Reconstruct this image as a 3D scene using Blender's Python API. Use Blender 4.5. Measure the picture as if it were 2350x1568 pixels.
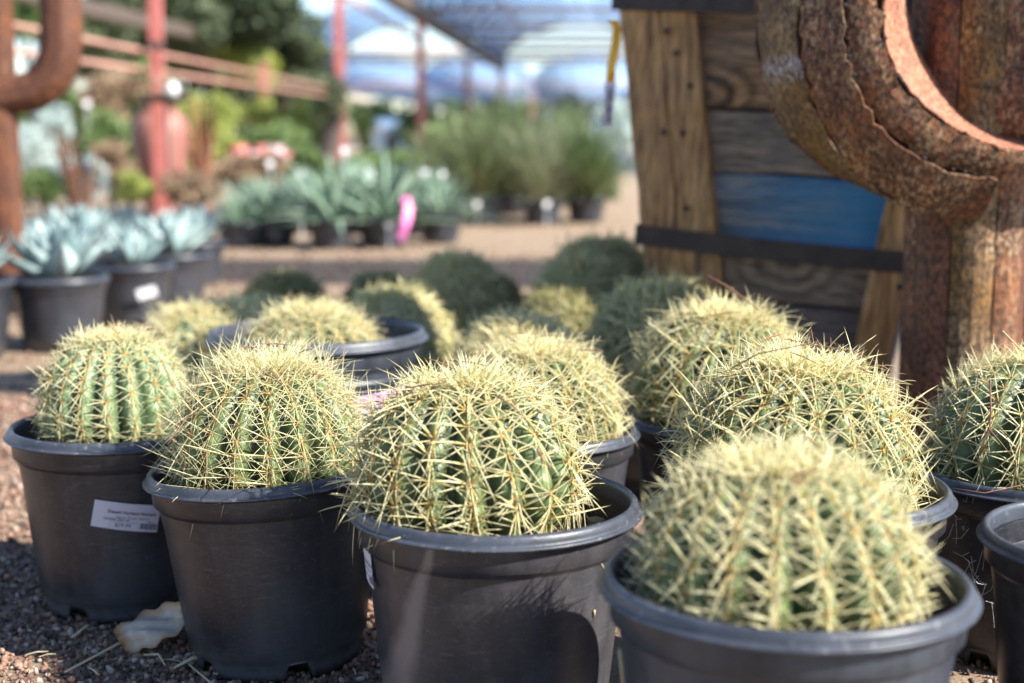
import bpy, math, random
import numpy as np
from mathutils import Vector, Matrix, Quaternion
R = math.radians
PI = math.pi
for o in list(bpy.data.objects): bpy.data.objects.remove(o)
sc = bpy.context.scene
col = sc.collection

# ------------------------------------------------------------------ camera, light, exposure
CAMH, PITCH, FPX = 0.62, R(8.4), 50 / 36 * 2350
cd = bpy.data.cameras.new('camera'); cam = bpy.data.objects.new('camera', cd); col.objects.link(cam)
cam.location = (0, 0, CAMH); cam.rotation_euler = (PI / 2 - PITCH, 0, 0)
cd.lens = 50; cd.sensor_width = 36; cd.clip_start = 0.05; cd.clip_end = 3000
cd.dof.use_dof = True; cd.dof.focus_distance = 1.52; cd.dof.aperture_fstop = 2.9; cd.dof.aperture_blades = 9
sc.camera = cam
SUN_EL, SUN_AZ = R(38), R(116)
SUNV = Vector((math.cos(SUN_EL) * math.sin(SUN_AZ), math.cos(SUN_EL) * math.cos(SUN_AZ), math.sin(SUN_EL)))
w = bpy.data.worlds.new('World'); sc.world = w; w.use_nodes = True
nt = w.node_tree; bg = nt.nodes['Background']
sky = nt.nodes.new('ShaderNodeTexSky'); sky.sky_type = 'NISHITA'; sky.sun_disc = False
sky.sun_elevation = SUN_EL; sky.sun_rotation = SUN_AZ; sky.air_density = 1.0; sky.dust_density = 0.1; sky.ozone_density = 1.4
tint = nt.nodes.new('ShaderNodeMix'); tint.data_type = 'RGBA'; tint.blend_type = 'MULTIPLY'; tint.inputs[0].default_value = 1
nt.links.new(sky.outputs[0], tint.inputs[6]); tint.inputs[7].default_value = (.93, .97, 1.08, 1); nt.links.new(tint.outputs[2], bg.inputs[0]); bg.inputs[1].default_value = 0.085
sl = bpy.data.lights.new('sun', 'SUN'); sun = bpy.data.objects.new('sun', sl); col.objects.link(sun)
sl.energy = 5.0; sl.angle = R(0.55); sl.color = (1.0, 0.945, 0.86)
sun.rotation_euler = SUNV.to_track_quat('Z', 'Y').to_euler(); sun.location = (3, -2, 6)
sc.view_settings.view_transform = 'Standard'; sc.view_settings.look = 'None'
sc.view_settings.gamma = 1; sc.view_settings.use_curve_mapping = False
sc.view_settings.exposure = 1.5

def at(px, py, Y):
    dx = (px - 1175) / FPX; dy = (784 - py) / FPX
    d = Vector((dx, math.cos(PITCH) + dy * math.sin(PITCH), -math.sin(PITCH) + dy * math.cos(PITCH)))
    return Vector((0, 0, CAMH)) + d * (Y / d.y)

# ------------------------------------------------------------------ materials
def mat(name):
    m = bpy.data.materials.new(name); m.use_nodes = True
    n = m.node_tree.nodes; l = m.node_tree.links; b = n['Principled BSDF']
    return m, n, l, b
def tc(n, l, scale=(1, 1, 1), kind='Object', rot=(0, 0, 0)):
    c = n.new('ShaderNodeTexCoord'); mp = n.new('ShaderNodeMapping')
    mp.inputs['Scale'].default_value = scale; mp.inputs['Rotation'].default_value = rot
    l.new(c.outputs[kind], mp.inputs[0]); return mp.outputs[0]
def noise(n, l, vec, scale, detail=5, rough=.6, dist=0):
    t = n.new('ShaderNodeTexNoise'); t.inputs['Scale'].default_value = scale
    t.inputs['Detail'].default_value = detail; t.inputs['Roughness'].default_value = rough
    t.inputs['Distortion'].default_value = dist
    l.new(vec, t.inputs['Vector']); return t.outputs[0]
def ramp(n, l, fac, stops):
    r = n.new('ShaderNodeValToRGB'); e = r.color_ramp.elements
    while len(e) < len(stops): e.new(0.5)
    for el, (p, c) in zip(e, stops):
        el.position = p; el.color = (c[0], c[1], c[2], 1) if hasattr(c, '__len__') else (c, c, c, 1)
    l.new(fac, r.inputs[0]); return r.outputs[0]
def mix(n, l, fac, a, b, mode='MIX'):
    m = n.new('ShaderNodeMix'); m.data_type = 'RGBA'; m.blend_type = mode
    for s, v in ((m.inputs[0], fac), (m.inputs[6], a), (m.inputs[7], b)):
        if isinstance(v, (int, float)): s.default_value = v
        elif isinstance(v, tuple): s.default_value = (*v[:3], 1)
        else: l.new(v, s)
    return m.outputs[2]
def bump(n, l, b, h, strength=.4, dist=.002):
    x = n.new('ShaderNodeBump'); x.inputs['Strength'].default_value = strength; x.inputs['Distance'].default_value = dist
    l.new(h, x.inputs['Height']); l.new(x.outputs[0], b.inputs['Normal'])
def attr(n, name):
    a = n.new('ShaderNodeAttribute'); a.attribute_name = name; return a.outputs['Fac']
def objrand(n): return n.new('ShaderNodeObjectInfo').outputs['Random']

def flat(name, c, rough=.7, metal=0, var=.25, sc_=20):
    m, n, l, b = mat(name)
    v = noise(n, l, tc(n, l), sc_, 6)
    f = ramp(n, l, v, [(.3, tuple(x * (1 - var) for x in c)), (.7, tuple(min(1, x * (1 + var)) for x in c))])
    l.new(f, b.inputs['Base Color']); b.inputs['Roughness'].default_value = rough; b.inputs['Metallic'].default_value = metal
    return m

def leafmat(name, c1, c2, rough=.5, trans=.25):
    m, n, l, b = mat(name)
    f = ramp(n, l, attr(n, 'rnd'), [(0, c1), (1, c2)])
    l.new(f, b.inputs['Base Color']); b.inputs['Roughness'].default_value = rough
    tr = n.new('ShaderNodeBsdfTranslucent'); l.new(f, tr.inputs[0])
    ms = n.new('ShaderNodeMixShader'); ms.inputs[0].default_value = trans
    l.new(b.outputs[0], ms.inputs[1]); l.new(tr.outputs[0], ms.inputs[2])
    l.new(ms.outputs[0], n['Material Output'].inputs[0])
    return m

def spine_mat(name, pale, gold, base):
    m, n, l, b = mat(name)
    t = attr(n, 't')
    c = ramp(n, l, t, [(0, base), (.06, tuple(.5 * (x + y) for x, y in zip(base, gold))), (.16, gold), (.36, pale), (.9, pale), (1, gold)])
    v = mix(n, l, objrand(n), (.86, .84, .80), (1, 1, 1))
    c = mix(n, l, 1.0, c, v, 'MULTIPLY')
    nz = ramp(n, l, noise(n, l, tc(n, l), 180, 2), [(.35, .86), (.65, 1.0)])
    c = mix(n, l, 1.0, c, nz, 'MULTIPLY')
    l.new(c, b.inputs['Base Color']); b.inputs['Roughness'].default_value = .42
    tr = n.new('ShaderNodeBsdfTranslucent'); l.new(c, tr.inputs[0])
    ms = n.new('ShaderNodeMixShader'); ms.inputs[0].default_value = .46
    l.new(b.outputs[0], ms.inputs[1]); l.new(tr.outputs[0], ms.inputs[2])
    l.new(ms.outputs[0], n['Material Output'].inputs[0])
    return m
M = {}
M['spine_gold'] = spine_mat('spine_golden', (.94, .89, .58), (.87, .75, .32), (.58, .28, .08))
M['spine_pale'] = spine_mat('spine_pale', (.94, .90, .60), (.85, .73, .33), (.60, .30, .10))
M['spine_grey'] = spine_mat('spine_grey_green', (.84, .80, .48), (.66, .60, .32), (.28, .18, .09))
M['spine_olive'] = spine_mat('spine_olive', (.58, .54, .27), (.46, .40, .17), (.22, .13, .05))

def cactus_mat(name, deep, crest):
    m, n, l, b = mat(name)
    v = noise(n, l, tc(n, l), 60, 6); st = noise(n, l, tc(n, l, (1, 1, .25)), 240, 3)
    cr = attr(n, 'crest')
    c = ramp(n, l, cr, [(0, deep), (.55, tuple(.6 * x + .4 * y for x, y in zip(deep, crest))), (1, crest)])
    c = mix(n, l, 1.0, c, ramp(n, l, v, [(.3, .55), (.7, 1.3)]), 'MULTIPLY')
    c = mix(n, l, ramp(n, l, noise(n, l, tc(n, l), 22, 4), [(.63, 0.), (.72, .55)]), c, (.20, .16, .07))
    c = mix(n, l, ramp(n, l, st, [(.62, 0.0), (.78, .35)]), c, (.30, .38, .28))
    l.new(c, b.inputs['Base Color']); b.inputs['Roughness'].default_value = .46
    b.inputs['Specular IOR Level'].default_value = .45
    bump(n, l, b, noise(n, l, tc(n, l), 120, 5), .5, .0015)
    return m
M['body'] = cactus_mat('cactus_skin', (.016, .034, .012), (.12, .17, .06))
M['body_light'] = cactus_mat('cactus_skin_light', (.03, .065, .028), (.21, .29, .14))
M['body_dark'] = cactus_mat('cactus_skin_dark', (.045, .08, .018), (.24, .30, .085))
M['body_mossy'] = cactus_mat('cactus_skin_mossy', (.04, .075, .02), (.13, .18, .08))
M['twig'] = flat('twig', (.16, .075, .045), .8)
M['wool'] = flat('crown_wool', (.86, .72, .34), .95, 0, .3, 300)

def pot_mat(name, base=.010, dust=(.045, .042, .045), amt=.75, stain=False, chalk=False):
    m, n, l, b = mat(name)
    v = noise(n, l, tc(n, l, (1, 1, .5)), 9, 8, .65)
    f = noise(n, l, tc(n, l, (1, 1, .12)), 70, 5)
    sp = noise(n, l, tc(n, l), 420, 2)
    c = mix(n, l, ramp(n, l, v, [(.36, .12), (.60, amt)]), (base * .8, base, base * 1.5), dust)
    c = mix(n, l, 1.0, c, ramp(n, l, f, [(.3, .78), (.7, 1.22)]), 'MULTIPLY')
    c = mix(n, l, ramp(n, l, sp, [(.70, 0.), (.76, .35)]), c, (.34, .31, .28))
    scr = n.new('ShaderNodeTexNoise'); scr.inputs['Scale'].default_value = 26; scr.inputs['Detail'].default_value = 3; scr.inputs['Distortion'].default_value = 2.2
    l.new(tc(n, l, (1, 1, 3), rot=(.5, .3, .8)), scr.inputs['Vector'])
    ln = ramp(n, l, scr.outputs[0], [(.492, 0.), (.5, .16), (.508, 0.)])
    c = mix(n, l, ln, c, (.33, .31, .30))
    br = noise(n, l, tc(n, l, (1, 1, 6), rot=(.25, .45, 0)), 40, 8, .75)
    c = mix(n, l, ramp(n, l, br, [(.56, 0.), (.70, .30)]), c, (.15, .15, .16))
    gx_ = n.new('ShaderNodeSeparateXYZ'); tg_ = n.new('ShaderNodeTexCoord'); l.new(tg_.outputs['Object'], gx_.inputs[0])
    ft = n.new('ShaderNodeMath'); ft.operation = 'MULTIPLY_ADD'; l.new(noise(n, l, tc(n, l), 35, 6), ft.inputs[0]); ft.inputs[1].default_value = .08; l.new(gx_.outputs[2], ft.inputs[2])
    c = mix(n, l, ramp(n, l, ft.outputs[0], [(.045, .6), (.085, 0.)]), c, (.11, .105, .105))
    # wax bloom patches
    bl = noise(n, l, tc(n, l), 5.5, 3, .5)
    c = mix(n, l, ramp(n, l, bl, [(.48, 0.), (.70, .6 if chalk else .45)]), c, (.05, .062, .082))
    if stain:   # run of dried dirty water under the rim
        tx = n.new('ShaderNodeTexCoord'); sx = n.new('ShaderNodeSeparateXYZ'); l.new(tx.outputs['Object'], sx.inputs[0])
        wob = noise(n, l, tx.outputs['Object'], 14, 3)
        def mth(op, a, b_=None):
            q = n.new('ShaderNodeMath'); q.operation = op
            for i, vv in enumerate((a, b_)):
                if vv is None: continue
                if isinstance(vv, (int, float)): q.inputs[i].default_value = vv
                else: l.new(vv, q.inputs[i])
            return q.outputs[0]
        xc = mth('ADD', mth('MULTIPLY', sx.outputs[2], .22), -.118)        # centre line leans left going down
        dx = mth('ABSOLUTE', mth('SUBTRACT', mth('ADD', sx.outputs[0], mth('MULTIPLY', wob, .018)), mth('ADD', xc, .009)))
        wd = mth('ADD', mth('MULTIPLY', mth('SUBTRACT', .25, sx.outputs[2]), .10), .004)
        k = mth('DIVIDE', dx, wd)
        front = ramp(n, l, mth('MULTIPLY', sx.outputs[1], -10), [(.0, 0.), (.2, 1.)])
        mk = mth('MULTIPLY', ramp(n, l, k, [(.3, .55), (1., 0.)]), front)
        c = mix(n, l, mk, c, (.235, .20, .19))
    l.new(c, b.inputs['Base Color'])
    l.new(ramp(n, l, v, [(.3, .27), (.7, .46)]), b.inputs['Roughness'])
    bump(n, l, b, noise(n, l, tc(n, l, (1, 1, .4)), 30, 6), .22, .002)
    return m
M['pot'] = pot_mat('black_pot_plastic')
M['pot_stain'] = pot_mat('black_pot_plastic_stained', .014, (.054, .050, .055), .8, True)
M['pot_grey'] = pot_mat('weathered_pot_plastic', .018, (.048, .056, .072), .9, False, True)
M['pot_far'] = pot_mat('far_pot_plastic', .013, (.04, .04, .046), .7)
def rim_mat():
    m, n, l, b = mat('rim_plastic')
    v = noise(n, l, tc(n, l), 14, 7, .7); g = noise(n, l, tc(n, l), 130, 4)
    c = mix(n, l, ramp(n, l, v, [(.35, .05), (.68, .75)]), (.022, .026, .036), (.075, .085, .108))
    c = mix(n, l, ramp(n, l, g, [(.60, 0.), (.72, .55)]), c, (.24, .24, .245))
    l.new(c, b.inputs['Base Color']); b.inputs['Roughness'].default_value = .42
    bump(n, l, b, g, .3, .0012); return m
M['rim'] = rim_mat()
def soil_mat():
    m, n, l, b = mat('soil')
    v = noise(n, l, tc(n, l), 90, 6, .7)
    l.new(ramp(n, l, v, [(.3, (.035, .022, .014)), (.55, (.10, .06, .035)), (.75, (.22, .13, .08))]), b.inputs['Base Color'])
    b.inputs['Roughness'].default_value = .95; bump(n, l, b, v, 1, .01); return m
M['soil'] = soil_mat()
def rust_mat(name, dark=(.022, .009, .006), mid=(.095, .034, .015), org=(.30, .098, .028), tan=(.40, .28, .16), amount=.9, rot=(0, 0, 0), smear=None):
    m, n, l, b = mat(name)
    big = noise(n, l, tc(n, l, (1, 1, .5)), 14, 6, .65); st = noise(n, l, tc(n, l, (1, 1, .6), rot=rot), 150, 9, .80)
    fine = noise(n, l, tc(n, l, (1, 1, .55), rot=rot), 190, 5, .7)
    c = ramp(n, l, st, [(.33, dark), (.5, mid), (.66, tuple(.5 * (x + y) for x, y in zip(mid, org)))])
    c = mix(n, l, ramp(n, l, noise(n, l, tc(n, l), 9, 6, .7), [(.44, 0.), (.62, .7)]), c, org)
    c = mix(n, l, 1.0, c, ramp(n, l, fine, [(.43, .28), (.57, 1.3)]), 'MULTIPLY')
    msk = mix(n, l, 1.0, ramp(n, l, big, [(.60 - amount * .22, 0.), (.72 - amount * .1, 1.)]), ramp(n, l, st, [(.50, 0.), (.57, .95)]), 'MULTIPLY')
    c = mix(n, l, msk, c, tan)
    if smear:
        tx = n.new('ShaderNodeTexCoord'); sb_ = n.new('ShaderNodeVectorMath'); sb_.operation = 'SUBTRACT'; sb_.inputs[1].default_value = smear; l.new(tx.outputs['Object'], sb_.inputs[0])
        mu = n.new('ShaderNodeVectorMath'); mu.operation = 'MULTIPLY'; mu.inputs[1].default_value = (1, 0, 1.7); l.new(sb_.outputs[0], mu.inputs[0])
        ln = n.new('ShaderNodeVectorMath'); ln.operation = 'LENGTH'; l.new(mu.outputs[0], ln.inputs[0])
        c = mix(n, l, mix(n, l, 1.0, ramp(n, l, ln.outputs['Value'], [(.012, 1.), (.042, 0.)]), ramp(n, l, fine, [(.48, 0.), (.58, 1.)]), 'MULTIPLY'), c, (.36, .35, .42))
    l.new(c, b.inputs['Base Color']); b.inputs['Roughness'].default_value = .66; b.inputs['Metallic'].default_value = .12
    bump(n, l, b, mix(n, l, .5, st, fine), .7, .003); return m
M['rust'] = rust_mat('rusted_steel'); M['rust_gold'] = rust_mat('rusted_steel_golden', mid=(.10, .046, .013), org=(.22, .11, .02), amount=.8, smear=tuple(at(1795, 160, 2.15) - Vector((at(2218, 500, 2.19).x, at(2218, 500, 2.19).y, 0))))
M['rust_inner'] = rust_mat('rusted_steel_orange_sunlit', (.24, .085, .05), (.36, .155, .095), (.40, .16, .08), (.45, .28, .20), .2)  # paler orange rust; the inner rib's sunlit tone is put into this colour
M['rust_red'] = rust_mat('rusted_steel_red', (.04, .012, .008), (.11, .038, .018), (.19, .065, .022), (.3, .2, .12), .2)
M['weld'] = flat('weld_bead', (.05, .045, .05), .5, .6, .5, 200)

def wood_mat(name, dark, mid, pale, axis=0, knot=None, paint=None, grey=(.20, .18, .165), greyamt=.5):
    m, n, l, b = mat(name)
    scl = (.10, 1, 1) if axis == 0 else (1, 1, .10)
    tx = n.new('ShaderNodeTexCoord')
    vec = tx.outputs['Object']
    off = n.new('ShaderNodeVectorMath'); off.operation = 'ADD'; l.new(vec, off.inputs[0])
    cmb = n.new('ShaderNodeCombineXYZ'); 
    r = objrand(n); mm = n.new('ShaderNodeMath'); mm.operation = 'MULTIPLY'; mm.inputs[1].default_value = 7; l.new(r, mm.inputs[0])
    l.new(mm.outputs[0], cmb.inputs[0]); l.new(mm.outputs[0], cmb.inputs[2]); l.new(cmb.outputs[0], off.inputs[1])
    mp = n.new('ShaderNodeMapping'); mp.inputs['Scale'].default_value = scl; l.new(off.outputs[0], mp.inputs[0])
    g = noise(n, l, mp.outputs[0], 38, 8, .62, 1.2); f = noise(n, l, mp.outputs[0], 190, 4, .6)
    src = g
    if knot:
        kx, kz, kr = knot
        s = n.new('ShaderNodeVectorMath'); s.operation = 'SUBTRACT'; s.inputs[1].default_value = (kx, 0, kz); l.new(vec, s.inputs[0])
        ms = n.new('ShaderNodeVectorMath'); ms.operation = 'MULTIPLY'; ms.inputs[1].default_value = (.62, 0, 1); l.new(s.outputs[0], ms.inputs[0])
        ln = n.new('ShaderNodeVectorMath'); ln.operation = 'LENGTH'; l.new(ms.outputs[0], ln.inputs[0])
        nz = n.new('ShaderNodeMath'); nz.operation = 'MULTIPLY_ADD'; l.new(noise(n, l, vec, 12, 3), nz.inputs[0]); nz.inputs[1].default_value = .03; l.new(ln.outputs['Value'], nz.inputs[2])
        sn = n.new('ShaderNodeMath'); sn.operation = 'SINE'; ml = n.new('ShaderNodeMath'); ml.operation = 'MULTIPLY'; ml.inputs[1].default_value = 6.283 / kr * .8
        l.new(nz.outputs[0], ml.inputs[0]); l.new(ml.outputs[0], sn.inputs[0])
        rings = n.new('ShaderNodeMath'); rings.operation = 'MULTIPLY_ADD'; rings.inputs[1].default_value = .22; rings.inputs[2].default_value = .5; l.new(sn.outputs[0], rings.inputs[0])
        fall = ramp(n, l, ln.outputs['Value'], [(kr * 1.2, .95), (kr * 4.2, 0.)])
        src = mix(n, l, fall, g, rings.outputs[0])
    c = ramp(n, l, src, [(.36, dark), (.49, mid), (.62, pale)])
    if knot:
        core = ramp(n, l, ln.outputs['Value'], [(kr * .35, .75), (kr * .75, 0.)])
        c = mix(n, l, core, c, tuple(x * .8 for x in dark))
    c = mix(n, l, ramp(n, l, noise(n, l, vec, 6, 5), [(.38, 0.), (.65, greyamt)]), c, grey)
    c = mix(n, l, 1.0, c, ramp(n, l, f, [(.36, .5), (.62, 1.2)]), 'MULTIPLY')
    if paint:
        sx = n.new('ShaderNodeSeparateXYZ'); l.new(vec, sx.inputs[0])
        wr = noise(n, l, mp.outputs[0], 24, 6, .7)
        pm = n.new('ShaderNodeMath'); pm.operation = 'MULTIPLY_ADD'; pm.inputs[1].default_value = 1.1; l.new(sx.outputs[0], pm.inputs[0]); l.new(wr, pm.inputs[2])
        c = mix(n, l, ramp(n, l, pm.outputs[0], [(.34, .15), (.52, .55), (.72, .92)]), c, paint)
    l.new(c, b.inputs['Base Color']); b.inputs['Roughness'].default_value = .8
    bump(n, l, b, mix(n, l, .5, g, f), .5, .003); return m

def ground_mat():
    m, n, l, b = mat('ground')
    v1 = noise(n, l, tc(n, l), .7, 5); v2 = noise(n, l, tc(n, l), 150, 5, .75); v3 = noise(n, l, tc(n, l), 12, 6, .6)
    c = ramp(n, l, v2, [(.3, (.14, .09, .055)), (.5, (.35, .25, .165)), (.7, (.50, .39, .285))])
    c = mix(n, l, ramp(n, l, v1, [(.4, 0.), (.62, .5)]), c, (.40, .275, .18))
    c = mix(n, l, 1.0, c, ramp(n, l, v3, [(.32, .72), (.68, 1.15)]), 'MULTIPLY')
    l.new(c, b.inputs['Base Color']); b.inputs['Roughness'].default_value = .95
    bump(n, l, b, v2, 1, .012); return m
M['ground'] = ground_mat()
def stone_mat():
    m, n, l, b = mat('gravel_stone')
    c = ramp(n, l, attr(n, 'rnd'), [(0, (.045, .028, .022)), (.25, (.13, .068, .046)), (.5, (.23, .125, .082)), (.72, (.31, .175, .12)), (.88, (.31, .235, .18)), (1, (.46, .37, .29))])
    c = mix(n, l, 1.0, c, ramp(n, l, noise(n, l, tc(n, l), 260, 4), [(.3, .7), (.7, 1.2)]), 'MULTIPLY')
    l.new(c, b.inputs['Base Color']); b.inputs['Roughness'].default_value = .85
    return m
M['stone'] = stone_mat()
M['agave'] = leafmat('agave_leaf', (.11, .18, .19), (.33, .43, .42), .55, .08)
M['yucca'] = leafmat('yucca_leaf', (.10, .19, .13), (.38, .50, .38), .5, .12)
M['grass'] = leafmat('grass_blade', (.06, .09, .03), (.30, .34, .17), .6, .3)
M['palegrass'] = leafmat('pale_grass_blade', (.12, .15, .07), (.44, .46, .30), .6, .3)
M['darkgrass'] = leafmat('dark_grass_blade', (.03, .06, .02), (.19, .26, .10), .6, .3)
M['straw'] = leafmat('straw_blade', (.38, .32, .18), (.60, .52, .34), .7, .25)
M['pine'] = leafmat('pine_leaf', (.04, .06, .032), (.16, .20, .09), .6, .2)
M['lime'] = leafmat('lime_leaf', (.22, .28, .055), (.48, .52, .15), .6, .4)
M['green'] = leafmat('green_leaf', (.07, .13, .04), (.22, .30, .10), .6, .35)
M['tanleaf'] = leafmat('dry_leaf', (.16, .10, .06), (.42, .30, .19), .8, .25)
M['silver'] = leafmat('silver_leaf', (.32, .42, .40), (.62, .70, .66), .6, .2)
M['bark'] = flat('bark', (.06, .048, .04), .9)
M['red'] = flat('red_painted_steel', (.38, .115, .095), .5, 0, .22, 6)
M['redrail'] = flat('red_primer_pipe', (.36, .19, .145), .6, 0, .3, 6)
M['white'] = flat('white_plastic', (.80, .80, .82), .5, 0, .05)
M['terra'] = flat('terracotta', (.25, .105, .082), .6, 0, .25, 8)
M['darkiron'] = flat('dark_iron', (.055, .045, .042), .6, .2, .4, 30)
M['strapiron'] = flat('strap_iron', (.034, .025, .026), .55, .3, .4, 40)
M['galv'] = flat('galvanised_pipe', (.30, .38, .46), .5, .2)
M['gutter'] = flat('gutter_beam', (.10, .075, .06), .7, .1)
M['pinkish'] = flat('pink_glaze', (.38, .27, .27), .4, 0, .1)
M['pink'] = flat('pink_tape', (.86, .22, .52), .4, 0, .08)
M['palepink'] = flat('pale_pink_tape', (.88, .42, .62), .4, 0, .08)
M['yellow'] = flat('yellow_tape', (.75, .40, .02), .45, 0, .08)
M['label'] = flat('label_paper', (.50, .48, .56), .6, 0, .03, 60)
M['ink'] = flat('label_ink', (.05, .05, .07), .6, 0, .1)
M['inkgrey'] = flat('label_ink_grey', (.12, .12, .16), .6, 0, .1)
M['deadleaf'] = None
def vault_mat():
    m, n, l, b = mat('vault_sheet')
    c = ramp(n, l, noise(n, l, tc(n, l), 1.2, 4), [(.3, (.30, .50, .74)), (.7, (.42, .61, .84))])
    l.new(c, b.inputs['Base Color']); b.inputs['Roughness'].default_value = .5
    tr = n.new('ShaderNodeBsdfTranslucent'); l.new(c, tr.inputs[0])
    ms = n.new('ShaderNodeMixShader'); ms.inputs[0].default_value = .8
    l.new(b.outputs[0], ms.inputs[1]); l.new(tr.outputs[0], ms.inputs[2]); l.new(ms.outputs[0], n['Material Output'].inputs[0])
    return m
M['vault'] = vault_mat()
def deadleaf_mat():
    m, n, l, b = mat('dead_leaf')
    v = noise(n, l, tc(n, l), 30, 6)
    e = attr(n, 't')
    c = ramp(n, l, v, [(.3, (.34, .28, .22)), (.7, (.56, .49, .41))])
    c = mix(n, l, ramp(n, l, e, [(.60, 0.), (.95, .9)]), c, (.30, .16, .07))
    l.new(c, b.inputs['Base Color']); b.inputs['Roughness'].default_value = .7; bump(n, l, b, v, .5, .002); return m
M['deadleaf'] = deadleaf_mat()

# ------------------------------------------------------------------ mesh helpers
class MB:
    def __init__(s): s.v = []; s.f = []; s.n = 0; s.a = {}
    def add(s, v, f, **at_):
        v = np.asarray(v, float).reshape(-1, 3); s.v.append(v)
        s.f += [tuple(i + s.n for i in q) for q in f]
        for k, x in at_.items(): s.a.setdefault(k, []).append(np.broadcast_to(np.asarray(x, float), (len(v),)))
        s.n += len(v)
    def box(s, x0, x1, y0, y1, z0, z1):
        v = [(x, y, z) for z in (z0, z1) for y in (y0, y1) for x in (x0, x1)]
        s.add(v, [(0, 2, 3, 1), (4, 5, 7, 6), (0, 1, 5, 4), (2, 6, 7, 3), (0, 4, 6, 2), (1, 3, 7, 5)])
    def tube(s, pts, r, seg=8, **a):
        pts = [Vector(p) for p in pts]; rs = r if hasattr(r, '__len__') else [r] * len(pts)
        vs = []; ref = Vector((0, 0, 1))
        for i, p in enumerate(pts):
            d = (pts[min(i + 1, len(pts) - 1)] - pts[max(i - 1, 0)]).normalized()
            if abs(d.dot(ref)) > .95: ref = Vector((1, 0, 0))
            u = d.cross(ref).normalized(); w_ = d.cross(u)
            for k in range(seg):
                q = 2 * PI * k / seg; vs.append(p + (u * math.cos(q) + w_ * math.sin(q)) * rs[i])
        fs = [(i * seg + k, i * seg + (k + 1) % seg, (i + 1) * seg + (k + 1) % seg, (i + 1) * seg + k) for i in range(len(pts) - 1) for k in range(seg)]
        fs += [tuple(reversed(range(seg))), tuple((len(pts) - 1) * seg + k for k in range(seg))]
        s.add([tuple(x) for x in vs], fs, **a)
    def lathe(s, prof, seg=48, wob=None, close=False):
        vs = []
        for (r, z) in prof:
            for k in range(seg):
                q = 2 * PI * k / seg; rr = r * (wob(q, z) if wob else 1)
                vs.append((rr * math.cos(q), rr * math.sin(q), z))
        fs = [(i * seg + k, i * seg + (k + 1) % seg, (i + 1) * seg + (k + 1) % seg, (i + 1) * seg + k) for i in range(len(prof) - 1) for k in range(seg)]
        if close: fs.append(tuple((len(prof) - 1) * seg + k for k in range(seg)))
        s.add(vs, fs)
    def mesh(s, name, m=None, smooth=False):
        me = bpy.data.meshes.new(name)
        me.from_pydata(np.concatenate(s.v).tolist() if s.v else [], [], s.f)
        for k, x in s.a.items():
            x = np.concatenate(x)
            if len(x) == s.n:
                t = me.attributes.new(k, 'FLOAT', 'POINT'); t.data.foreach_set('value', x)
        if m: me.materials.append(m)
        if smooth: me.polygons.foreach_set('use_smooth', [True] * len(me.polygons))
        me.update(); return me
    def build(s, name, m, parent=None, smooth=False):
        return link(name, s.mesh(name, m, smooth), parent)
def link(name, me, parent=None):
    o = bpy.data.objects.new(name, me); col.objects.link(o)
    if parent: o.parent = parent
    return o
def tag(o, label=None, cat=None, group=None, kind=None):
    for k, v in (('label', label), ('category', cat), ('group', group), ('kind', kind)):
        if v: o[k] = v
    return o
def empty(name, loc, label, cat, group=None, rz=0):
    o = bpy.data.objects.new(name, None); col.objects.link(o); o.empty_display_size = .05
    o.location = loc; o.rotation_euler = (0, 0, rz); return tag(o, label, cat, group)
def quads_mesh(name, cen, nor_u, nor_v, rnd, m):
    """many separate quads from numpy arrays"""
    n = len(cen); v = np.empty((n, 4, 3)); v[:, 0] = cen - nor_u - nor_v; v[:, 1] = cen + nor_u - nor_v
    v[:, 2] = cen + nor_u + nor_v; v[:, 3] = cen - nor_u + nor_v
    return np_mesh(name, v.reshape(-1, 3), np.arange(n * 4).reshape(n, 4), np.repeat(rnd, 4), m)
def np_mesh(name, v, f, rnd, m, smooth=False):
    me = bpy.data.meshes.new(name); k = f.shape[1]
    me.vertices.add(len(v)); me.vertices.foreach_set('co', v.astype(np.float32).ravel())
    me.loops.add(f.size); me.loops.foreach_set('vertex_index', f.astype(np.int32).ravel())
    me.polygons.add(len(f)); me.polygons.foreach_set('loop_start', np.arange(0, f.size, k, dtype=np.int32))
    me.update(calc_edges=True)
    t = me.attributes.new('rnd', 'FLOAT', 'POINT'); t.data.foreach_set('value', rnd.astype(np.float32))
    me.materials.append(m)
    if smooth: me.polygons.foreach_set('use_smooth', [True] * len(me.polygons))
    return me

# ------------------------------------------------------------------ ground and gravel
g = MB(); N = 60
xs = np.linspace(-1, 1, N); xs = np.sign(xs) * np.abs(xs) ** 3 * 400
ys = np.linspace(0, 1, N) ** 3 * 900 - 6
vv = [(x, y, 0) for y in ys for x in xs]
g.add(vv, [(j * N + i, j * N + i + 1, (j + 1) * N + i + 1, (j + 1) * N + i) for j in range(N - 1) for i in range(N - 1)])
tag(g.build('ground', M['ground']), kind='structure')

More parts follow.
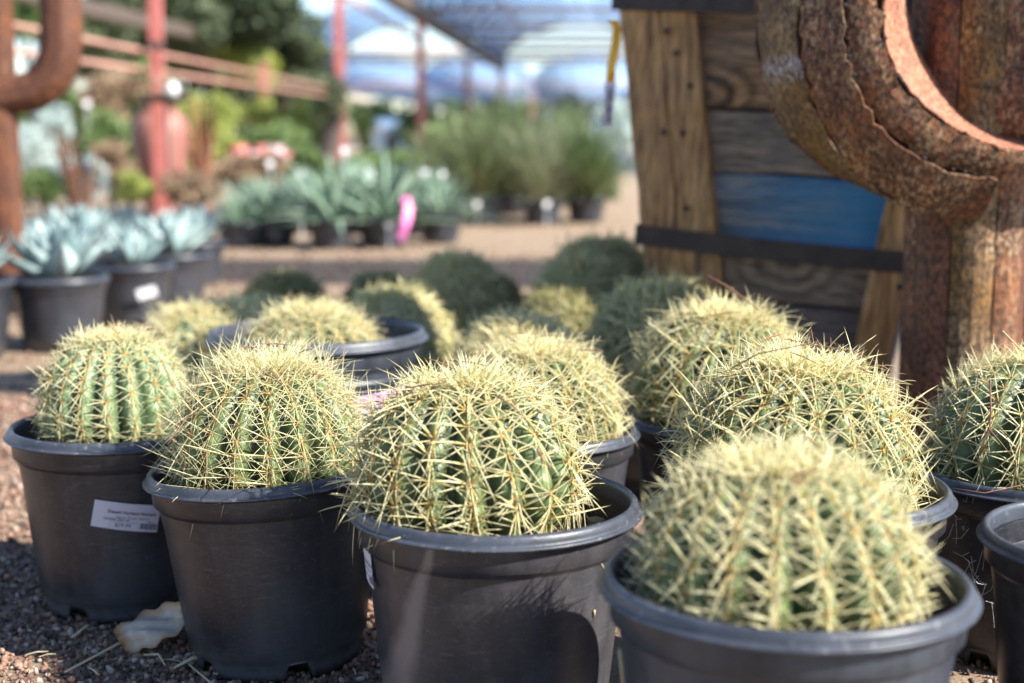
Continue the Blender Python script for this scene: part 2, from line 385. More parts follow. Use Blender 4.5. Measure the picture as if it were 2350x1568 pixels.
def gravel(name, n, x0, x1, y0, y1, s0, s1, seed, label, dens=None, fade=.35):
    rg = np.random.default_rng(seed)
    ph = (1 + 5 ** .5) / 2
    iv = np.array([(-1, ph, 0), (1, ph, 0), (-1, -ph, 0), (1, -ph, 0), (0, -1, ph), (0, 1, ph), (0, -1, -ph), (0, 1, -ph), (ph, 0, -1), (ph, 0, 1), (-ph, 0, -1), (-ph, 0, 1)]) / 1.9
    ifc = np.array([(0, 11, 5), (0, 5, 1), (0, 1, 7), (0, 7, 10), (0, 10, 11), (1, 5, 9), (5, 11, 4), (11, 10, 2), (10, 7, 6), (7, 1, 8), (3, 9, 4), (3, 4, 2), (3, 2, 6), (3, 6, 8), (3, 8, 9), (4, 9, 5), (2, 4, 11), (6, 2, 10), (8, 6, 7), (9, 8, 1)])
    x = rg.uniform(x0, x1, n); y = y0 + (y1 - y0) * rg.uniform(0, 1, n) ** (dens or 1)
    wob_ = .18 * np.sin(x * 5.1 + y * 2.3) + .12 * np.sin(y * 7.7 - x * 3.1)
    edge = np.minimum(np.minimum(x - x0, x1 - x), np.minimum(y1 - y, (y - y0) + .4)) + wob_
    keep = edge > rg.uniform(-.02, fade, n); x = x[keep]; y = y[keep]; n = len(x)
    s = s0 + (s1 - s0) * rg.uniform(0, 1, n) ** 2.2
    v = iv[None] * (1 + rg.normal(0, .26, (n, 12, 1))) + rg.normal(0, .16, (n, 12, 3))
    q = rg.normal(0, 1, (n, 4)); q /= np.linalg.norm(q, axis=1)[:, None]
    a, b, c, d = q.T
    Rm = np.stack([1 - 2 * (c * c + d * d), 2 * (b * c - a * d), 2 * (b * d + a * c), 2 * (b * c + a * d), 1 - 2 * (b * b + d * d), 2 * (c * d - a * b), 2 * (b * d - a * c), 2 * (c * d + a * b), 1 - 2 * (b * b + c * c)], 1).reshape(n, 3, 3)
    v = v * np.stack([rg.uniform(.8, 1.3, n), rg.uniform(.7, 1, n), rg.uniform(.55, .9, n)], 1)[:, None]
    v = np.einsum('nij,nkj->nki', Rm, v) * (s / 2)[:, None, None]
    v += np.stack([x, y, s * rg.uniform(.05, .55, n)], 1)[:, None]
    f = (ifc[None] + (np.arange(n) * 12)[:, None, None]).reshape(-1, 3)
    me = np_mesh(name, v.reshape(-1, 3), f, np.repeat(rg.uniform(0, 1, n), 12), M['stone'])
    tag(link(name, me), label, 'gravel', kind='stuff')
gravel('gravel', 62000, -1.35, .3, 1.34, 3.3, .0035, .0115, 1, 'fine reddish brown gravel covering the ground between and left of the nursery pots', 1.25)
gravel('gravel', 30000, -.05, 1.6, .85, 3.2, .0035, .0115, 2, 'fine reddish brown gravel under the pots on the right')
gravel('gravel', 16000, -3.2, 1.6, 2.6, 7.8, .006, .018, 3, 'sandy gravel of the open path beyond the pots', fade=.9)

# ------------------------------------------------------------------ nursery pots
WOB = {}
def make_pot(px, py, d, D, label, group, m='pot', h=None, soil=.035, tilt=(0, 0), seed=0, far=False, name='nursery_pot'):
    """px,py = pixel of the rim centre, d = distance"""
    p = at(px, py, d); hh = h or p.z
    root = empty(name, (p.x, p.y, max(0, p.z - hh)), label, 'plant pot', group)
    rr = random.Random(seed); r = D / 2; seg = 40 if far else 112
    e1, e2, e3 = rr.uniform(.006, .014), rr.uniform(0, 6), rr.uniform(0, 6)
    wob = WOB[root.name] = lambda q, z: 1 + e1 * math.cos(2 * q + e2) * (z / hh) + .003 * math.sin(3 * q + e3)
    k = D / .29
    root.rotation_euler = (tilt[0], tilt[1], rr.uniform(-.2, .2))
    rb = MB()
    prof = [(r - .0135 * k, hh - .018 * k), (r - .0132 * k, hh - .006 * k), (r - .0122 * k, hh - .0016 * k), (r - .0100 * k, hh), (r - .0072 * k, hh - .0006 * k), (r - .0052 * k, hh - .0030 * k), (r - .0044 * k, hh - .0070 * k),
            (r - .0042 * k, hh - .0092 * k), (r - .0036 * k, hh - .0099 * k), (r - .0006 * k, hh - .0106 * k), (r + .0002 * k, hh - .0115 * k), (r - .0002 * k, hh - .0130 * k), (r - .0015 * k, hh - .0136 * k), (r - .007 * k, hh - .0140 * k), (r - .0105 * k, hh - .0160 * k)]
    rb.lathe(prof, seg, wob)
    rim = rb.build('rim', M['rim'], root, True)
    wb = MB(); t = .0025
    rz = lambda z: (r * .735) + (r - .0105 * k - r * .735) * (max(0, z) / hh) ** .82
    outer = [(rz(hh) + .0015, hh - .016 * k), (rz(hh) + .0008, hh - .036 * k), (rz(hh) - .0025, hh - .039 * k)]
    for i in range(10): z = hh - .045 * k - (hh - .045 * k - .032) * i / 9; outer.append((rz(z) - .003, z))
    outer += [(rz(.03) - .006, .026), (rz(.0) - .004, .020), (rz(0) - .004, .012), (rz(0) - .007, .0)]
    inner = [(rz(0) - .012, .012), (rz(hh * .5) - .006, hh * .5), (rz(hh) - .0035, hh - .03), (rz(hh) - .001, hh - .014 * k)]
    wb.lathe(outer + inner, seg, wob)
    V = wb.v[0]                                   # notch the foot of the pot: drain holes and ribs
    no = len(outer); feet = rr.uniform(0, 6)
    for i in range(no - 3, no):
        for kk in range(seg):
            q = 2 * PI * kk / seg; c = math.cos(q * 5 + feet)
            if c > .80: V[i * seg + kk, 2] = max(V[i * seg + kk, 2], .021)
            elif i < no - 1:
                f = 1 - .022 * (math.cos(q * 34) > .15); V[i * seg + kk, 0] *= f; V[i * seg + kk, 1] *= f
    wb.build('wall', M[m], root, True)
    if soil is not None:
        sb = MB(); n_ = 20; zz = hh - soil; rg = random.Random(seed + 5)
        ro = rz(zz) - .005; vs = [(0, 0, zz)]; fs = []
        for j in range(1, 9):
            for i in range(36):
                q = 2 * PI * i / 36; a = ro * j / 8; vs.append((a * math.cos(q), a * math.sin(q), zz + rg.uniform(-.004, .004)))
        for i in range(36): fs.append((0, 1 + i, 1 + (i + 1) % 36))
        for j in range(7):
            for i in range(36): fs.append((1 + j * 36 + i, 1 + (j + 1) * 36 + i, 1 + (j + 1) * 36 + (i + 1) % 36, 1 + j * 36 + (i + 1) % 36))
        sb.add(vs, fs); sb.build('soil', M['soil'], root, True)
    root['_r'] = 0
    del root['_r']
    return root, rz, hh

# ------------------------------------------------------------------ golden barrel cacti
def spine(rg, mb, o, d, L, r, curve, cdir, segs=3):
    d = d / np.linalg.norm(d)
    ref = np.array([0, 0, 1.]) if abs(d[2]) < .9 else np.array([1., 0, 0])
    u = np.cross(d, ref); u /= np.linalg.norm(u); w_ = np.cross(d, u)
    pts = [o + d * L * t + cdir * curve * L * t * t for t in np.linspace(0, 1, segs + 1)]
    rad = [r * x for x in np.interp(np.linspace(0, 1, segs + 1), [0, .15, .6, 1], [1, 1.05, .7, .12])]
    vs = []; ts = []
    for i, p in enumerate(pts[:-1]):
        for k in range(3):
            q = 2 * PI * k / 3; vs.append(p + (u * math.cos(q) * 1.25 + w_ * math.sin(q) * .8) * rad[i]); ts.append(i / segs)
    vs.append(pts[-1]); ts.append(1)
    f = []
    for i in range(segs - 1):
        for k in range(3): f.append((i * 3 + k, i * 3 + (k + 1) % 3, (i + 1) * 3 + (k + 1) % 3, (i + 1) * 3 + k))
    b = (segs - 1) * 3
    for k in range(3): f.append((b + k, b + (k + 1) % 3, segs * 3))
    mb.add(vs, f, t=np.array(ts))
def cluster(seed, n_rad=9, n_cen=4, lr=.75, lc=1.0, thick=.03, curve=.25, lift=.42):
    rg = random.Random(seed); mb = MB()
    z = np.array([0, 0, 0.])
    ph = rg.uniform(0, 1)
    for i in range(n_rad):
        a = 2 * PI * (i + ph + rg.uniform(-.25, .25)) / n_rad
        el = rg.gauss(lift, .16)
        d = np.array([math.cos(a) * math.cos(el), math.sin(a) * math.cos(el), math.sin(el)])
        cv = np.array([0, -.25, -.6])
        spine(rg, mb, z, d, lr * rg.uniform(.8, 1.1), thick * rg.uniform(.6, .9), curve * rg.uniform(.3, 1.1), cv)
    for i in range(n_cen):
        a = (-PI / 2 + (rg.uniform(-.35, .35))) if i == 0 else 2 * PI * (i / n_cen) + rg.uniform(-.5, .5) - PI / 2
        el = rg.uniform(.35, .8) if i else rg.uniform(.3, .65)
        d = np.array([math.cos(a) * math.cos(el), math.sin(a) * math.cos(el), math.sin(el)])
        spine(rg, mb, z, d, lc * rg.uniform(.8, 1.2), thick * rg.uniform(.95, 1.25), curve * rg.uniform(.6, 1.5), np.array([0, -.55, -.6]), 4)
    # woolly areole pad at the root of the spines
    vs = [(0, 0, .05)]; 
    for k in range(5): vs.append((.055 * math.cos(k * 1.2566), .07 * math.sin(k * 1.2566), -.03))
    mb.add(vs, [(0, 1 + k, 1 + (k + 1) % 5) for k in range(5)], t=.08)
    return mb
STY = {}
def style(key, nvar, matn, **kw):
    me = []
    for i in range(nvar):
        mb = cluster(1000 + len(STY) * 50 + i, **kw); ms = mb.mesh('spine_cluster', M[matn], True)
        me.append((ms, np.concatenate(mb.v), mb.f, np.concatenate(mb.a['t'])))
    STY[key] = (me, matn)
style('thin', 12, 'spine_pale', n_rad=9, n_cen=3, lr=.92, lc=1.15, thick=.0110, curve=.10, lift=.30)
style('thick', 12, 'spine_gold', n_rad=8, n_cen=3, lr=.85, lc=1.15, thick=.0180, curve=.20, lift=.34)
style('short', 10, 'spine_pale', n_rad=8, n_cen=3, lr=.85, lc=1.05, thick=.0185, curve=.08, lift=.32)
style('curved', 12, 'spine_gold', n_rad=8, n_cen=3, lr=.85, lc=1.2, thick=.0150, curve=.34, lift=.38)
style('grey', 5, 'spine_grey', n_rad=11, n_cen=4, lr=.95, lc=1.25, thick=.038, curve=.25, lift=.4)
style('olive', 5, 'spine_olive', n_rad=11, n_cen=4, lr=.95, lc=1.25, thick=.038, curve=.25, lift=.4)
style('bgold', 5, 'spine_gold', n_rad=9, n_cen=3, lr=.8, lc=1.1, thick=.024, curve=.3, lift=.42)

def barrel(cx, cy, zbase, ztop, Rr, label, group, sty='thick', body='body', ribs=24, nar=12, sl=.36, near=True, rz=0, lean=(0, 0), seed=1, crown=260):
    root = empty('barrel_cactus', (cx, cy, zbase), label, 'cactus', group, rz)
    lr_ = random.Random(seed + 99); lean = (lean[0] + R(lr_.uniform(-5, 3)), lean[1] + R(lr_.uniform(-5, 5))); root.rotation_euler = (lean[0], lean[1], rz)
    H = ztop - zbase; rg = random.Random(seed)
    zc = H * (.34 if near else .42); cu = H - zc; cl = zc * 1.25                 # upper and lower half heights
    dep = .21
    def prof(ph):
        s = math.sin(ph); c = math.cos(ph)
        rr_ = Rr * (abs(s) ** .84)
        z = zc + (cu if c > 0 else cl) * (abs(c) ** 1.0) * (1 if c > 0 else -1)
        z -= .035 * H * math.exp(-(ph / .25) ** 2)
        return rr_, z
    def pos(ph, th, crest):
        a, z = prof(ph); a *= 1 - dep * (1 - crest) * min(1, math.sin(ph) * 1.4)
        return a * math.cos(th), a * math.sin(th), z
    per = 8 if near else 4; nt_ = ribs * per; np_ = 44 if near else 18
    phm = 2.35
    mb = MB(); vs = []; cr = []
    wv = [rg.uniform(-.12, .12) for _ in range(ribs + 1)]
    for j in range(np_ + 1):
        ph = .02 + (phm - .02) * j / np_
        for i in range(nt_):
            u = (i % per) / per; k = i // per
            cval = abs(math.cos(PI * u)) ; cval = cval ** .85
            hump = .012 * Rr * math.cos(2 * PI * nar * ph / phm) * cval
            x, y, z = pos(ph, 2 * PI * i / nt_ + .02 * math.sin(ph * 3 + k), cval)
            f = 1 + hump / max(Rr * .3, .001) * .4
            vs.append((x * f, y * f, z)); cr.append(cval)
    fs = [(j * nt_ + i, (j + 1) * nt_ + i, (j + 1) * nt_ + (i + 1) % nt_, j * nt_ + (i + 1) % nt_) for j in range(np_) for i in range(nt_)]
    fs.append(tuple(range(nt_)))
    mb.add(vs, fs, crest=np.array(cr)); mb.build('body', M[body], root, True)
    meshes, matn = STY[sty]
    joined = MB(); S = Rr * sl
    for k in range(ribs):
        th0 = 2 * PI * k / ribs
        for j in range(nar):
            t = (j + .5 + rg.uniform(-.12, .12) + (k % 2) * .3) / nar
            ph = .12 + (2.02 - .12) * t ** 1.12
            th = th0 + .02 * math.sin(ph * 3 + k)
            a, z = prof(ph); a2, z2 = prof(ph + .03)
            p = Vector((a * math.cos(th), a * math.sin(th), z))
            if p.z < -.001 or rg.random() < .03: continue
            down = Vector((a2 * math.cos(th), a2 * math.sin(th), z2)) - p; down.normalize()
            tan = Vector((-math.sin(th), math.cos(th), 0)); nrm = tan.cross(down) * -1
            nrm = down.cross(tan) if nrm.dot(Vector((math.cos(th), math.sin(th), .3))) < 0 else nrm
            nrm.normalize(); up = -down; xx = up.cross(nrm)
            top = max(0, 1 - ph / .85)
            s = S * rg.uniform(.72, 1.22) * (1 - .25 * top)
            # young clusters near the crown stand upright
            zdir = (nrm * (1 - .25 * top) + Vector((0, 0, 1)) * (.25 * top)).normalized()
            mtx = Matrix((xx, up, zdir)).transposed().to_4x4()
            mtx = Matrix.Translation(p) @ mtx @ Matrix.Rotation(rg.uniform(-.4, .4), 4, 'Z') @ Matrix.Rotation(rg.uniform(-.16, .16), 4, 'X') @ Matrix.Rotation(rg.uniform(-.12, .12), 4, 'Y') @ Matrix.Diagonal((s * (1 - .12 * top), s * (1 - .12 * top), s * (1 + .30 * top), 1))
            me = rg.choice(meshes)
            if near:
                o = bpy.data.objects.new('spine_cluster', me[0]); col.objects.link(o); o.parent = root; o.matrix_local = mtx
            else:
                A = np.array(mtx); joined.add(me[1] @ A[:3, :3].T + A[:3, 3], me[2], t=me[3])
    # crown: wool and a dense tuft of young spines
    cb = MB() if near else joined
    for i in range(crown):
        rad = Rr * .40 * math.sqrt(rg.random()); th = rg.uniform(0, 2 * PI)
        ph = math.asin(min(1, (rad / Rr) ** (1 / .84))); _, z = prof(ph)
        o_ = np.array([rad * math.cos(th), rad * math.sin(th), z - .003])
        d = np.array([math.cos(th) * rad / Rr * 2.6 + rg.gauss(0, .5), math.sin(th) * rad / Rr * 2.6 + rg.gauss(0, .5), 1])
        spine(rg, cb, o_, d, S * rg.uniform(.28, .95) * (.75 + .35 * math.sin(3 * th + seed)), S * (.013 if sty == 'thin' else .022), rg.uniform(-.3, .45), np.array([math.cos(th), math.sin(th), -.3]), 3)
    if near:
        o = cb.build('crown_spines', M[matn], root); o['kind'] = 'stuff'
        db = MB()
        for i in range(rg.randint(5, 12)):
            rad = Rr * rg.uniform(.1, .75); th = rg.uniform(0, 6.28); _, z = prof(math.asin(min(1, (rad / Rr) ** (1 / .84)))); q = Vector((rad * math.cos(th), rad * math.sin(th), z + S * rg.uniform(.35, .6)))
            e_ = Vector((rg.gauss(0, 1), rg.gauss(0, 1), rg.gauss(0, .4))).normalized() * S * rg.uniform(.12, .45)
            db.tube([q - e_, q + Vector((0, 0, .001)), q + e_], [.0004, .0009, .0003], 4)
        o = db.build('plant_debris', M['twig'], root); o['kind'] = 'stuff'
        wl = MB(); pr = []
        for j in range(7):
            ph = .02 + j * .035; a, z = prof(ph); pr.append((a * (1.02), z + .004 * (1 - j / 6)))
        wl.lathe(list(reversed(pr)), 40, lambda q, z: 1 + .05 * math.sin(13 * q)); wl.build('wool', M['wool'], root, True)
    else:
        o = joined.build('spines', M[matn], root); o['kind'] = 'stuff'
    return root

GP = 'black nursery pots of the golden barrel cacti'; GC = 'golden barrel cacti in nursery pots'
def potted(px, py, d, D, topy, cpx, Rr, plabel, clabel, m='pot', sty='thick', body='body', cd_=None, sink=.03, seed=1, **kw):
    tilt = kw.pop('tilt', (0, 0)); soil = kw.pop('soil', .05)
    root, rzf, hh = make_pot(px, py, d, D, plabel, GP, m, soil=soil, seed=seed, tilt=tilt)
    c = at(cpx, py, cd_ or d); zt = at(cpx, topy, cd_ or d).z
    barrel(c.x, c.y, root.location.z + hh - sink, zt, Rr, clabel, GC, sty, body, seed=seed * 7 + 3, **kw)
    return root, rzf, hh
POT = {}
POT[1] = potted(272, 968, 1.83, .285, 768, 265, .092, 'nursery pot with a white price sticker, leftmost of the front pots',
    'pale green barrel cactus with short spines and clear ribs, leftmost of the golden ones', sty='short', body='body_light', ribs=18, nar=11, sl=.36, seed=1, crown=200, sink=.035)
POT[2] = potted(632, 1062, 1.63, .28, 832, 618, .107, 'dark nursery pot with a plain front beside the fallen leaf, next to the stickered one',
    'barrel cactus with long thin crisscross spines and a yellow crown in the plain front pot', sty='thin', ribs=18, nar=11, sl=.50, seed=2, crown=420, sink=.04, tilt=(0, -R(3)))
POT[3] = potted(1137, 1140, 1.40, .30, 872, 1082, .110, 'stained nursery pot at the bottom centre with a sticker on its left edge',
    'large sharp barrel cactus with thick curved spines at the centre front', m='pot_stain', sty='thick', ribs=17, nar=11, sl=.44, seed=3, crown=240, sink=.045)
POT[4] = potted(1802, 1312, 1.106, .30, 1058, 1790, .106, 'nearest nursery pot at the lower right with straw stuck to its wall',
    'blurred barrel cactus nearest to the camera at the lower right', m='pot_grey', sty='short', ribs=18, nar=12, sl=.40, seed=4, crown=300, sink=.05)
POT[5] = potted(730, 755, 2.28, .36, 712, 715, .104, 'wide grey nursery pot standing tall behind the front row, cactus sunk inside',
    'barrel cactus sunk deep inside the wide grey pot, only its yellow crown showing', m='pot_grey', sty='thick', ribs=20, nar=11, sl=.42, seed=5, crown=360, sink=.10, soil=.105)
for zz_ in (.235, .17):
    mb = MB(); rr5 = POT[5][1](zz_) - .0025; mb.lathe([(rr5 - .002, zz_ + .006), (rr5 + .0028, zz_ + .004), (rr5 + .0028, zz_ - .004), (rr5 - .002, zz_ - .006)], 96, WOB[POT[5][0].name]); mb.build('wall_ridge', M['pot_grey'], POT[5][0], True)
POT[6] = potted(1240, 978, 1.84, .262, 800, 1235, .104, 'nursery pot hidden behind the centre front cactus, only its right rim showing',
    'bright yellow spined barrel cactus directly behind the centre front one', sty='curved', ribs=21, nar=13, sl=.42, seed=6, crown=420, sink=.04)
POT[7] = potted(1853, 1105, 1.45, .30, 828, 1812, .119, 'nursery pot behind the nearest one, its right rim cracked and open',
    'broad dark barrel cactus with long arching spines behind the nearest pot', sty='curved', ribs=20, nar=12, sl=.42, seed=7, crown=360, sink=.055)
POT[8] = potted(1648, 950, 1.98, .262, 715, 1640, .117, 'nursery pot in shadow under the cactus in front of the wooden planter',
    'tall barrel cactus with curved yellow spines in front of the wooden planter', sty='curved', ribs=20, nar=12, sl=.44, seed=8, crown=360, sink=.035)
POT[9] = potted(2362, 1068, 1.65, .285, 828, 2375, .122, 'black nursery pot with cobwebs at the right edge, under the rightmost cactus',
    'dark green barrel cactus with sparse pale spines at the right edge', sty='short', ribs=18, nar=12, sl=.36, seed=9, crown=300, sink=.05, body='body_mossy')
r10 = make_pot(2583, 1222, 1.305, .27, 'empty nursery pot cut off by the right edge of the picture', GP, 'pot', soil=.12, seed=10)

BC = 'shaded barrel cacti standing further back'; BP = 'small pots under the cacti further back'
def back(px, topy, d, Rr, label, sty, body, H=.2, seed=1, **kw):
    t = at(px, topy, d); zb = max(.02, t.z - H)
    barrel(t.x, t.y, zb, t.z, Rr, label, BC, sty, body, ribs=22, nar=10, sl=kw.get('sl', .46), near=False, seed=seed, crown=200)
    if zb > .05:
        rt, _, _ = make_pot(px, 0, d, Rr * 2.3, 'pot under the ' + ' '.join(label.split()[:8]), BP, 'pot_far', h=zb + .03, soil=.02, seed=seed, far=True)
        rt.location = (t.x, t.y, 0)
back(480, 705, 2.75, .125, 'yellowish cactus half hidden left of the wide grey pot', 'bgold', 'body_light', seed=21, sl=.42)
back(648, 640, 3.35, .10, 'olive cactus peeking out above the wide grey pot', 'olive', 'body_mossy', seed=22)
back(580, 700, 3.1, .10, 'grey spined cactus just behind the left side of the wide pot', 'grey', 'body', seed=34)
back(868, 636, 3.4, .085, 'smallest olive cactus on the path side, right of the wide pot', 'olive', 'body_mossy', seed=23)
back(912, 680, 2.75, .10, 'silvery spined cactus right behind the rim of the wide pot', 'grey', 'body', seed=24)
back(1045, 592, 3.05, .10, 'tall dark blue green cactus rising behind the middle group', 'grey', 'body_dark', H=.24, seed=25, sl=.40)
back(1135, 640, 3.3, .075, 'low dark cactus against the right side of the tall dark one', 'olive', 'body_dark', seed=26)
back(1375, 562, 3.25, .118, 'farthest dark cactus beside the planter post', 'grey', 'body_dark', H=.24, seed=27)
back(1345, 612, 3.0, .108, 'grey green cactus in front of the farthest dark one', 'grey', 'body_dark', H=.2, seed=28)
back(1305, 665, 2.75, .095, 'round olive cactus in the shade behind the bright centre pair', 'olive', 'body_mossy', seed=29, sl=.40)
back(1185, 738, 2.3, .11, 'golden cactus partly hidden behind the bright centre pair', 'bgold', 'body_mossy', seed=30, sl=.42)
back(1520, 668, 2.45, .115, 'soft grey cactus between the shaded group and planter', 'grey', 'body', H=.22, seed=31, sl=.44)

# ------------------------------------------------------------------ price stickers
def wrap_label(pot, x, zc, ang_c, rot, W_, H_, full=True):
    root, rzf, hh = pot
    e = MB(); 
    def W(u, v, off):
        cu = u * math.cos(rot) - v * math.sin(rot); cv = u * math.sin(rot) + v * math.cos(rot)
        z = zc + cv; r = rzf(z) - .003; a = ang_c + cu / r; r = r * WOB[root.name](a, z) + off
        return (r * math.cos(a), r * math.sin(a), z)
    n = 18; vs = [W((i / n - .5) * W_, (j / 4 - .5) * H_, .0032) for j in range(5) for i in range(n + 1)]
    e.add(vs, [(j * (n + 1) + i, j * (n + 1) + i + 1, (j + 1) * (n + 1) + i + 1, (j + 1) * (n + 1) + i) for j in range(4) for i in range(n)])
    lab = e.build('price_sticker', M['label'], root, True)
    tag(lab, 'white price sticker printed in grey')
    def text(s, u, v, size, matn, bold=0.):
        cu = bpy.data.curves.new('lettering', 'FONT'); cu.body = s; cu.size = size; cu.offset = bold; cu.resolution_u = 2
        o = bpy.data.objects.new('tmp', cu); col.objects.link(o); bpy.context.view_layer.update()
        me = bpy.data.meshes.new_from_object(o.evaluated_get(bpy.context.evaluated_depsgraph_get()))
        bpy.data.objects.remove(o); bpy.data.curves.remove(cu)
        for vt in me.vertices: vt.co = W(u + vt.co.x, v + vt.co.y, .0037)
        me.materials.append(M[matn]); link('lettering', me, lab)
    text('Desert Horizon Nursery', -.0225, .0035, .0058, 'ink', .00014)
    text('Queen Creek, Arizona', -.0125, -.0022, .0044, 'inkgrey')
    text('Golden Barrel', -.027, -.0058, .0054, 'inkgrey', .00006)
    text('$29.99', -.012, -.0135, .0070, 'ink')
    text('#5-d', .027, -.0060, .0040, 'inkgrey')
    bx = MB()
    def rect(u0, u1, v0, v1): 
        k = 3; vs = [W(u0 + (u1 - u0) * i / k, v, .0036) for v in (v0, v1) for i in range(k + 1)]
        bx.add(vs, [(i, i + 1, i + k + 2, i + k + 1) for i in range(k)])
    for (u0, u1, v0, v1) in ((-.018, .016, -.0072, -.0069), (-.018, -.0177, -.0165, -.0072), (.0157, .016, -.0165, -.0072)): rect(u0, u1, v0, v1)
    bx.build('price_box', M['inkgrey'], lab)
    bb = MB(); bx = bb
    for k in range(10): rect(.0185 + k * .0020, .0185 + k * .0020 + (.0011 if k % 3 else .0014), -.0145, -.0068)
    bb.build('barcode', M['ink'], lab)
def pot_angle(i, px, py_z):       # angle on pot i (local) whose surface point shows at column px
    root, rzf, hh = POT[i]; best = None
    for k in range(2000):
        a = -PI + PI * k / 2000; r = (rzf(py_z) - .003) * WOB[root.name](a, py_z)
        X = root.location.x + r * math.cos(a + root.rotation_euler.z); Y = root.location.y + r * math.sin(a + root.rotation_euler.z)
        q = 1175 + X / (Y * math.cos(PITCH) + (CAMH - py_z) * math.sin(PITCH)) * FPX
        if best is None or abs(q - px) < best[0]: best = (abs(q - px), a)
    return best[1]
def zfor(i, py):
    root, rzf, hh = POT[i]; return at(1175, py, root.location.y - rzf(.15)).z
wrap_label(POT[1], 0, zfor(1, 1190), pot_angle(1, 290, .14), -R(11), .080, .035)
wrap_label(POT[3], 0, at(1175, 1290, POT[3][0].location.y - .03).z, pot_angle(3, 868, .17) - .030 / .125, -R(3), .060, .036)

# ------------------------------------------------------------------ wooden planter
PY, PX = 2.72, (1768 - 1175) / FPX * 2.72
pl = empty('wooden_planter', (PX, PY, 0), 'tapered wooden planter of weathered boards with one blue board and iron straps', 'planter')
pl.rotation_euler = (R(2), R(2.3), -R(21))
hw = lambda z: .283 + (z - .62) * .145
brown = ((.065, .036, .016), (.22, .12, .05), (.36, .21, .10)); greyw = ((.075, .055, .042), (.18, .14, .105), (.30, .24, .185))
W1 = wood_mat('planter_post_wood', (.11, .055, .022), (.34, .18, .065), (.48, .28, .115), 2, greyamt=.2)
WB = [wood_mat('board_wood_brown', *brown, 0, (-.165, .685, .022)), wood_mat('board_wood_grey', *greyw, 0), wood_mat('board_wood_blue', *greyw, 0, paint=(.02, .17, .36), grey=(.17, .27, .31)),
      wood_mat('board_wood_knot', (.065, .045, .03), (.17, .12, .08), (.28, .20, .14), 0, (.02, .375, .022)), wood_mat('board_wood_plain', (.08, .065, .06), (.13, .105, .095), (.18, .15, .135), 0)]
def board(z0, z1, m, side=0, y0=.0, y1=.022, inset=0.):
    mb = MB(); rg = random.Random(int(z0 * 1000)); nx = 10; k = .0018
    vs = []
    for (y, e) in ((y0 + .003, 0), (y0, .003), (y1, .003)):
        pass
    X = [(-1 + 2 * i / nx) for i in range(nx + 1)]
    rows = [(y1, z0), (y0 + .004, z0), (y0, z0 + .004), (y0, z1 - .004), (y0 + .004, z1), (y1, z1)]
    for (y, z) in rows:
        for x in X: vs.append((x * (hw(z) - inset), y + rg.uniform(-k, k) * .4, z + rg.uniform(-k, k)))
    fs = [(r_ * (nx + 1) + i, r_ * (nx + 1) + i + 1, (r_ + 1) * (nx + 1) + i + 1, (r_ + 1) * (nx + 1) + i) for r_ in range(5) for i in range(nx)]
    mb.add(vs, fs)
    return mb.build('board', m, pl)
zb = [(.845, .985, 1, None), (.660, .842, 0, None), (.541, .656, 1, None), (.402, .537, 2, 'faded blue painted board'), (.296, .398, 3, 'board with a dark round knot'), (.186, .292, 4, None), (.075, .182, 1, None)]
for z0, z1, mi, lb in zb:
    o = board(z0, z1, WB[mi])
    if lb: o['label'] = lb
def side_board(z0, z1, m, s):
    mb = MB(); h0, h1 = hw(z0), hw(z1)
    xs0, xs1 = s * (h0 - .022), s * (h1 - .022); xo0, xo1 = s * (h0), s * (h1)
    v = [(xs0, .03, z0), (xo0, .03, z0), (xo0, .50, z0), (xs0, .50, z0), (xs1, .03, z1), (xo1, .03, z1), (xo1, .50, z1), (xs1, .50, z1)]
    mb.add(v, [(0, 1, 2, 3), (7, 6, 5, 4), (0, 4, 5, 1), (1, 5, 6, 2), (2, 6, 7, 3), (3, 7, 4, 0)]); mb.build('board', m, pl)
for z0, z1, mi, _ in zb:
    for s in (-1, 1): side_board(z0, z1, WB[1 if mi == 2 else mi], s)
    mb = MB(); mb.box(-hw(z0) + .03, hw(z0) - .03, .505, .525, z0, z1); mb.build('board', WB[1 if mi == 2 else mi], pl)
def post(xi, xo, y0, y1, s, z0=.0, z1=1.0):
    mb = MB(); n = 24; vs = []; rg = random.Random(5 + int(s * 3 + y0 * 10))
    for i in range(n + 1):
        z = z0 + (z1 - z0) * i / n; dx = hw(z) - hw(.62)
        j = lambda a=.0016: rg.uniform(-a, a)
        a, b = xi + dx, xo + dx
        for (x, y) in ((a, y0 + .003), (a + .003, y0), (b - .003, y0), (b, y0 + .003), (b, y1), (a, y1)):
            vs.append((s * (x + j()), y + j(.0008), z))
    fs = [(i * 6 + k, i * 6 + (k + 1) % 6, (i + 1) * 6 + (k + 1) % 6, (i + 1) * 6 + k) for i in range(n) for k in range(6)]
    fs += [tuple(range(6)), tuple(n * 6 + k for k in range(6))]
    mb.add(vs, fs); return mb.build('post', W1, pl)
post(.142, .212, -.034, -.002, -1); post(.2135, .288, -.036, -.002, -1)
post(.215, .282, -.034, -.002, 1)
for s in (-1, 1): post(.22, .275, .53, .57, s)
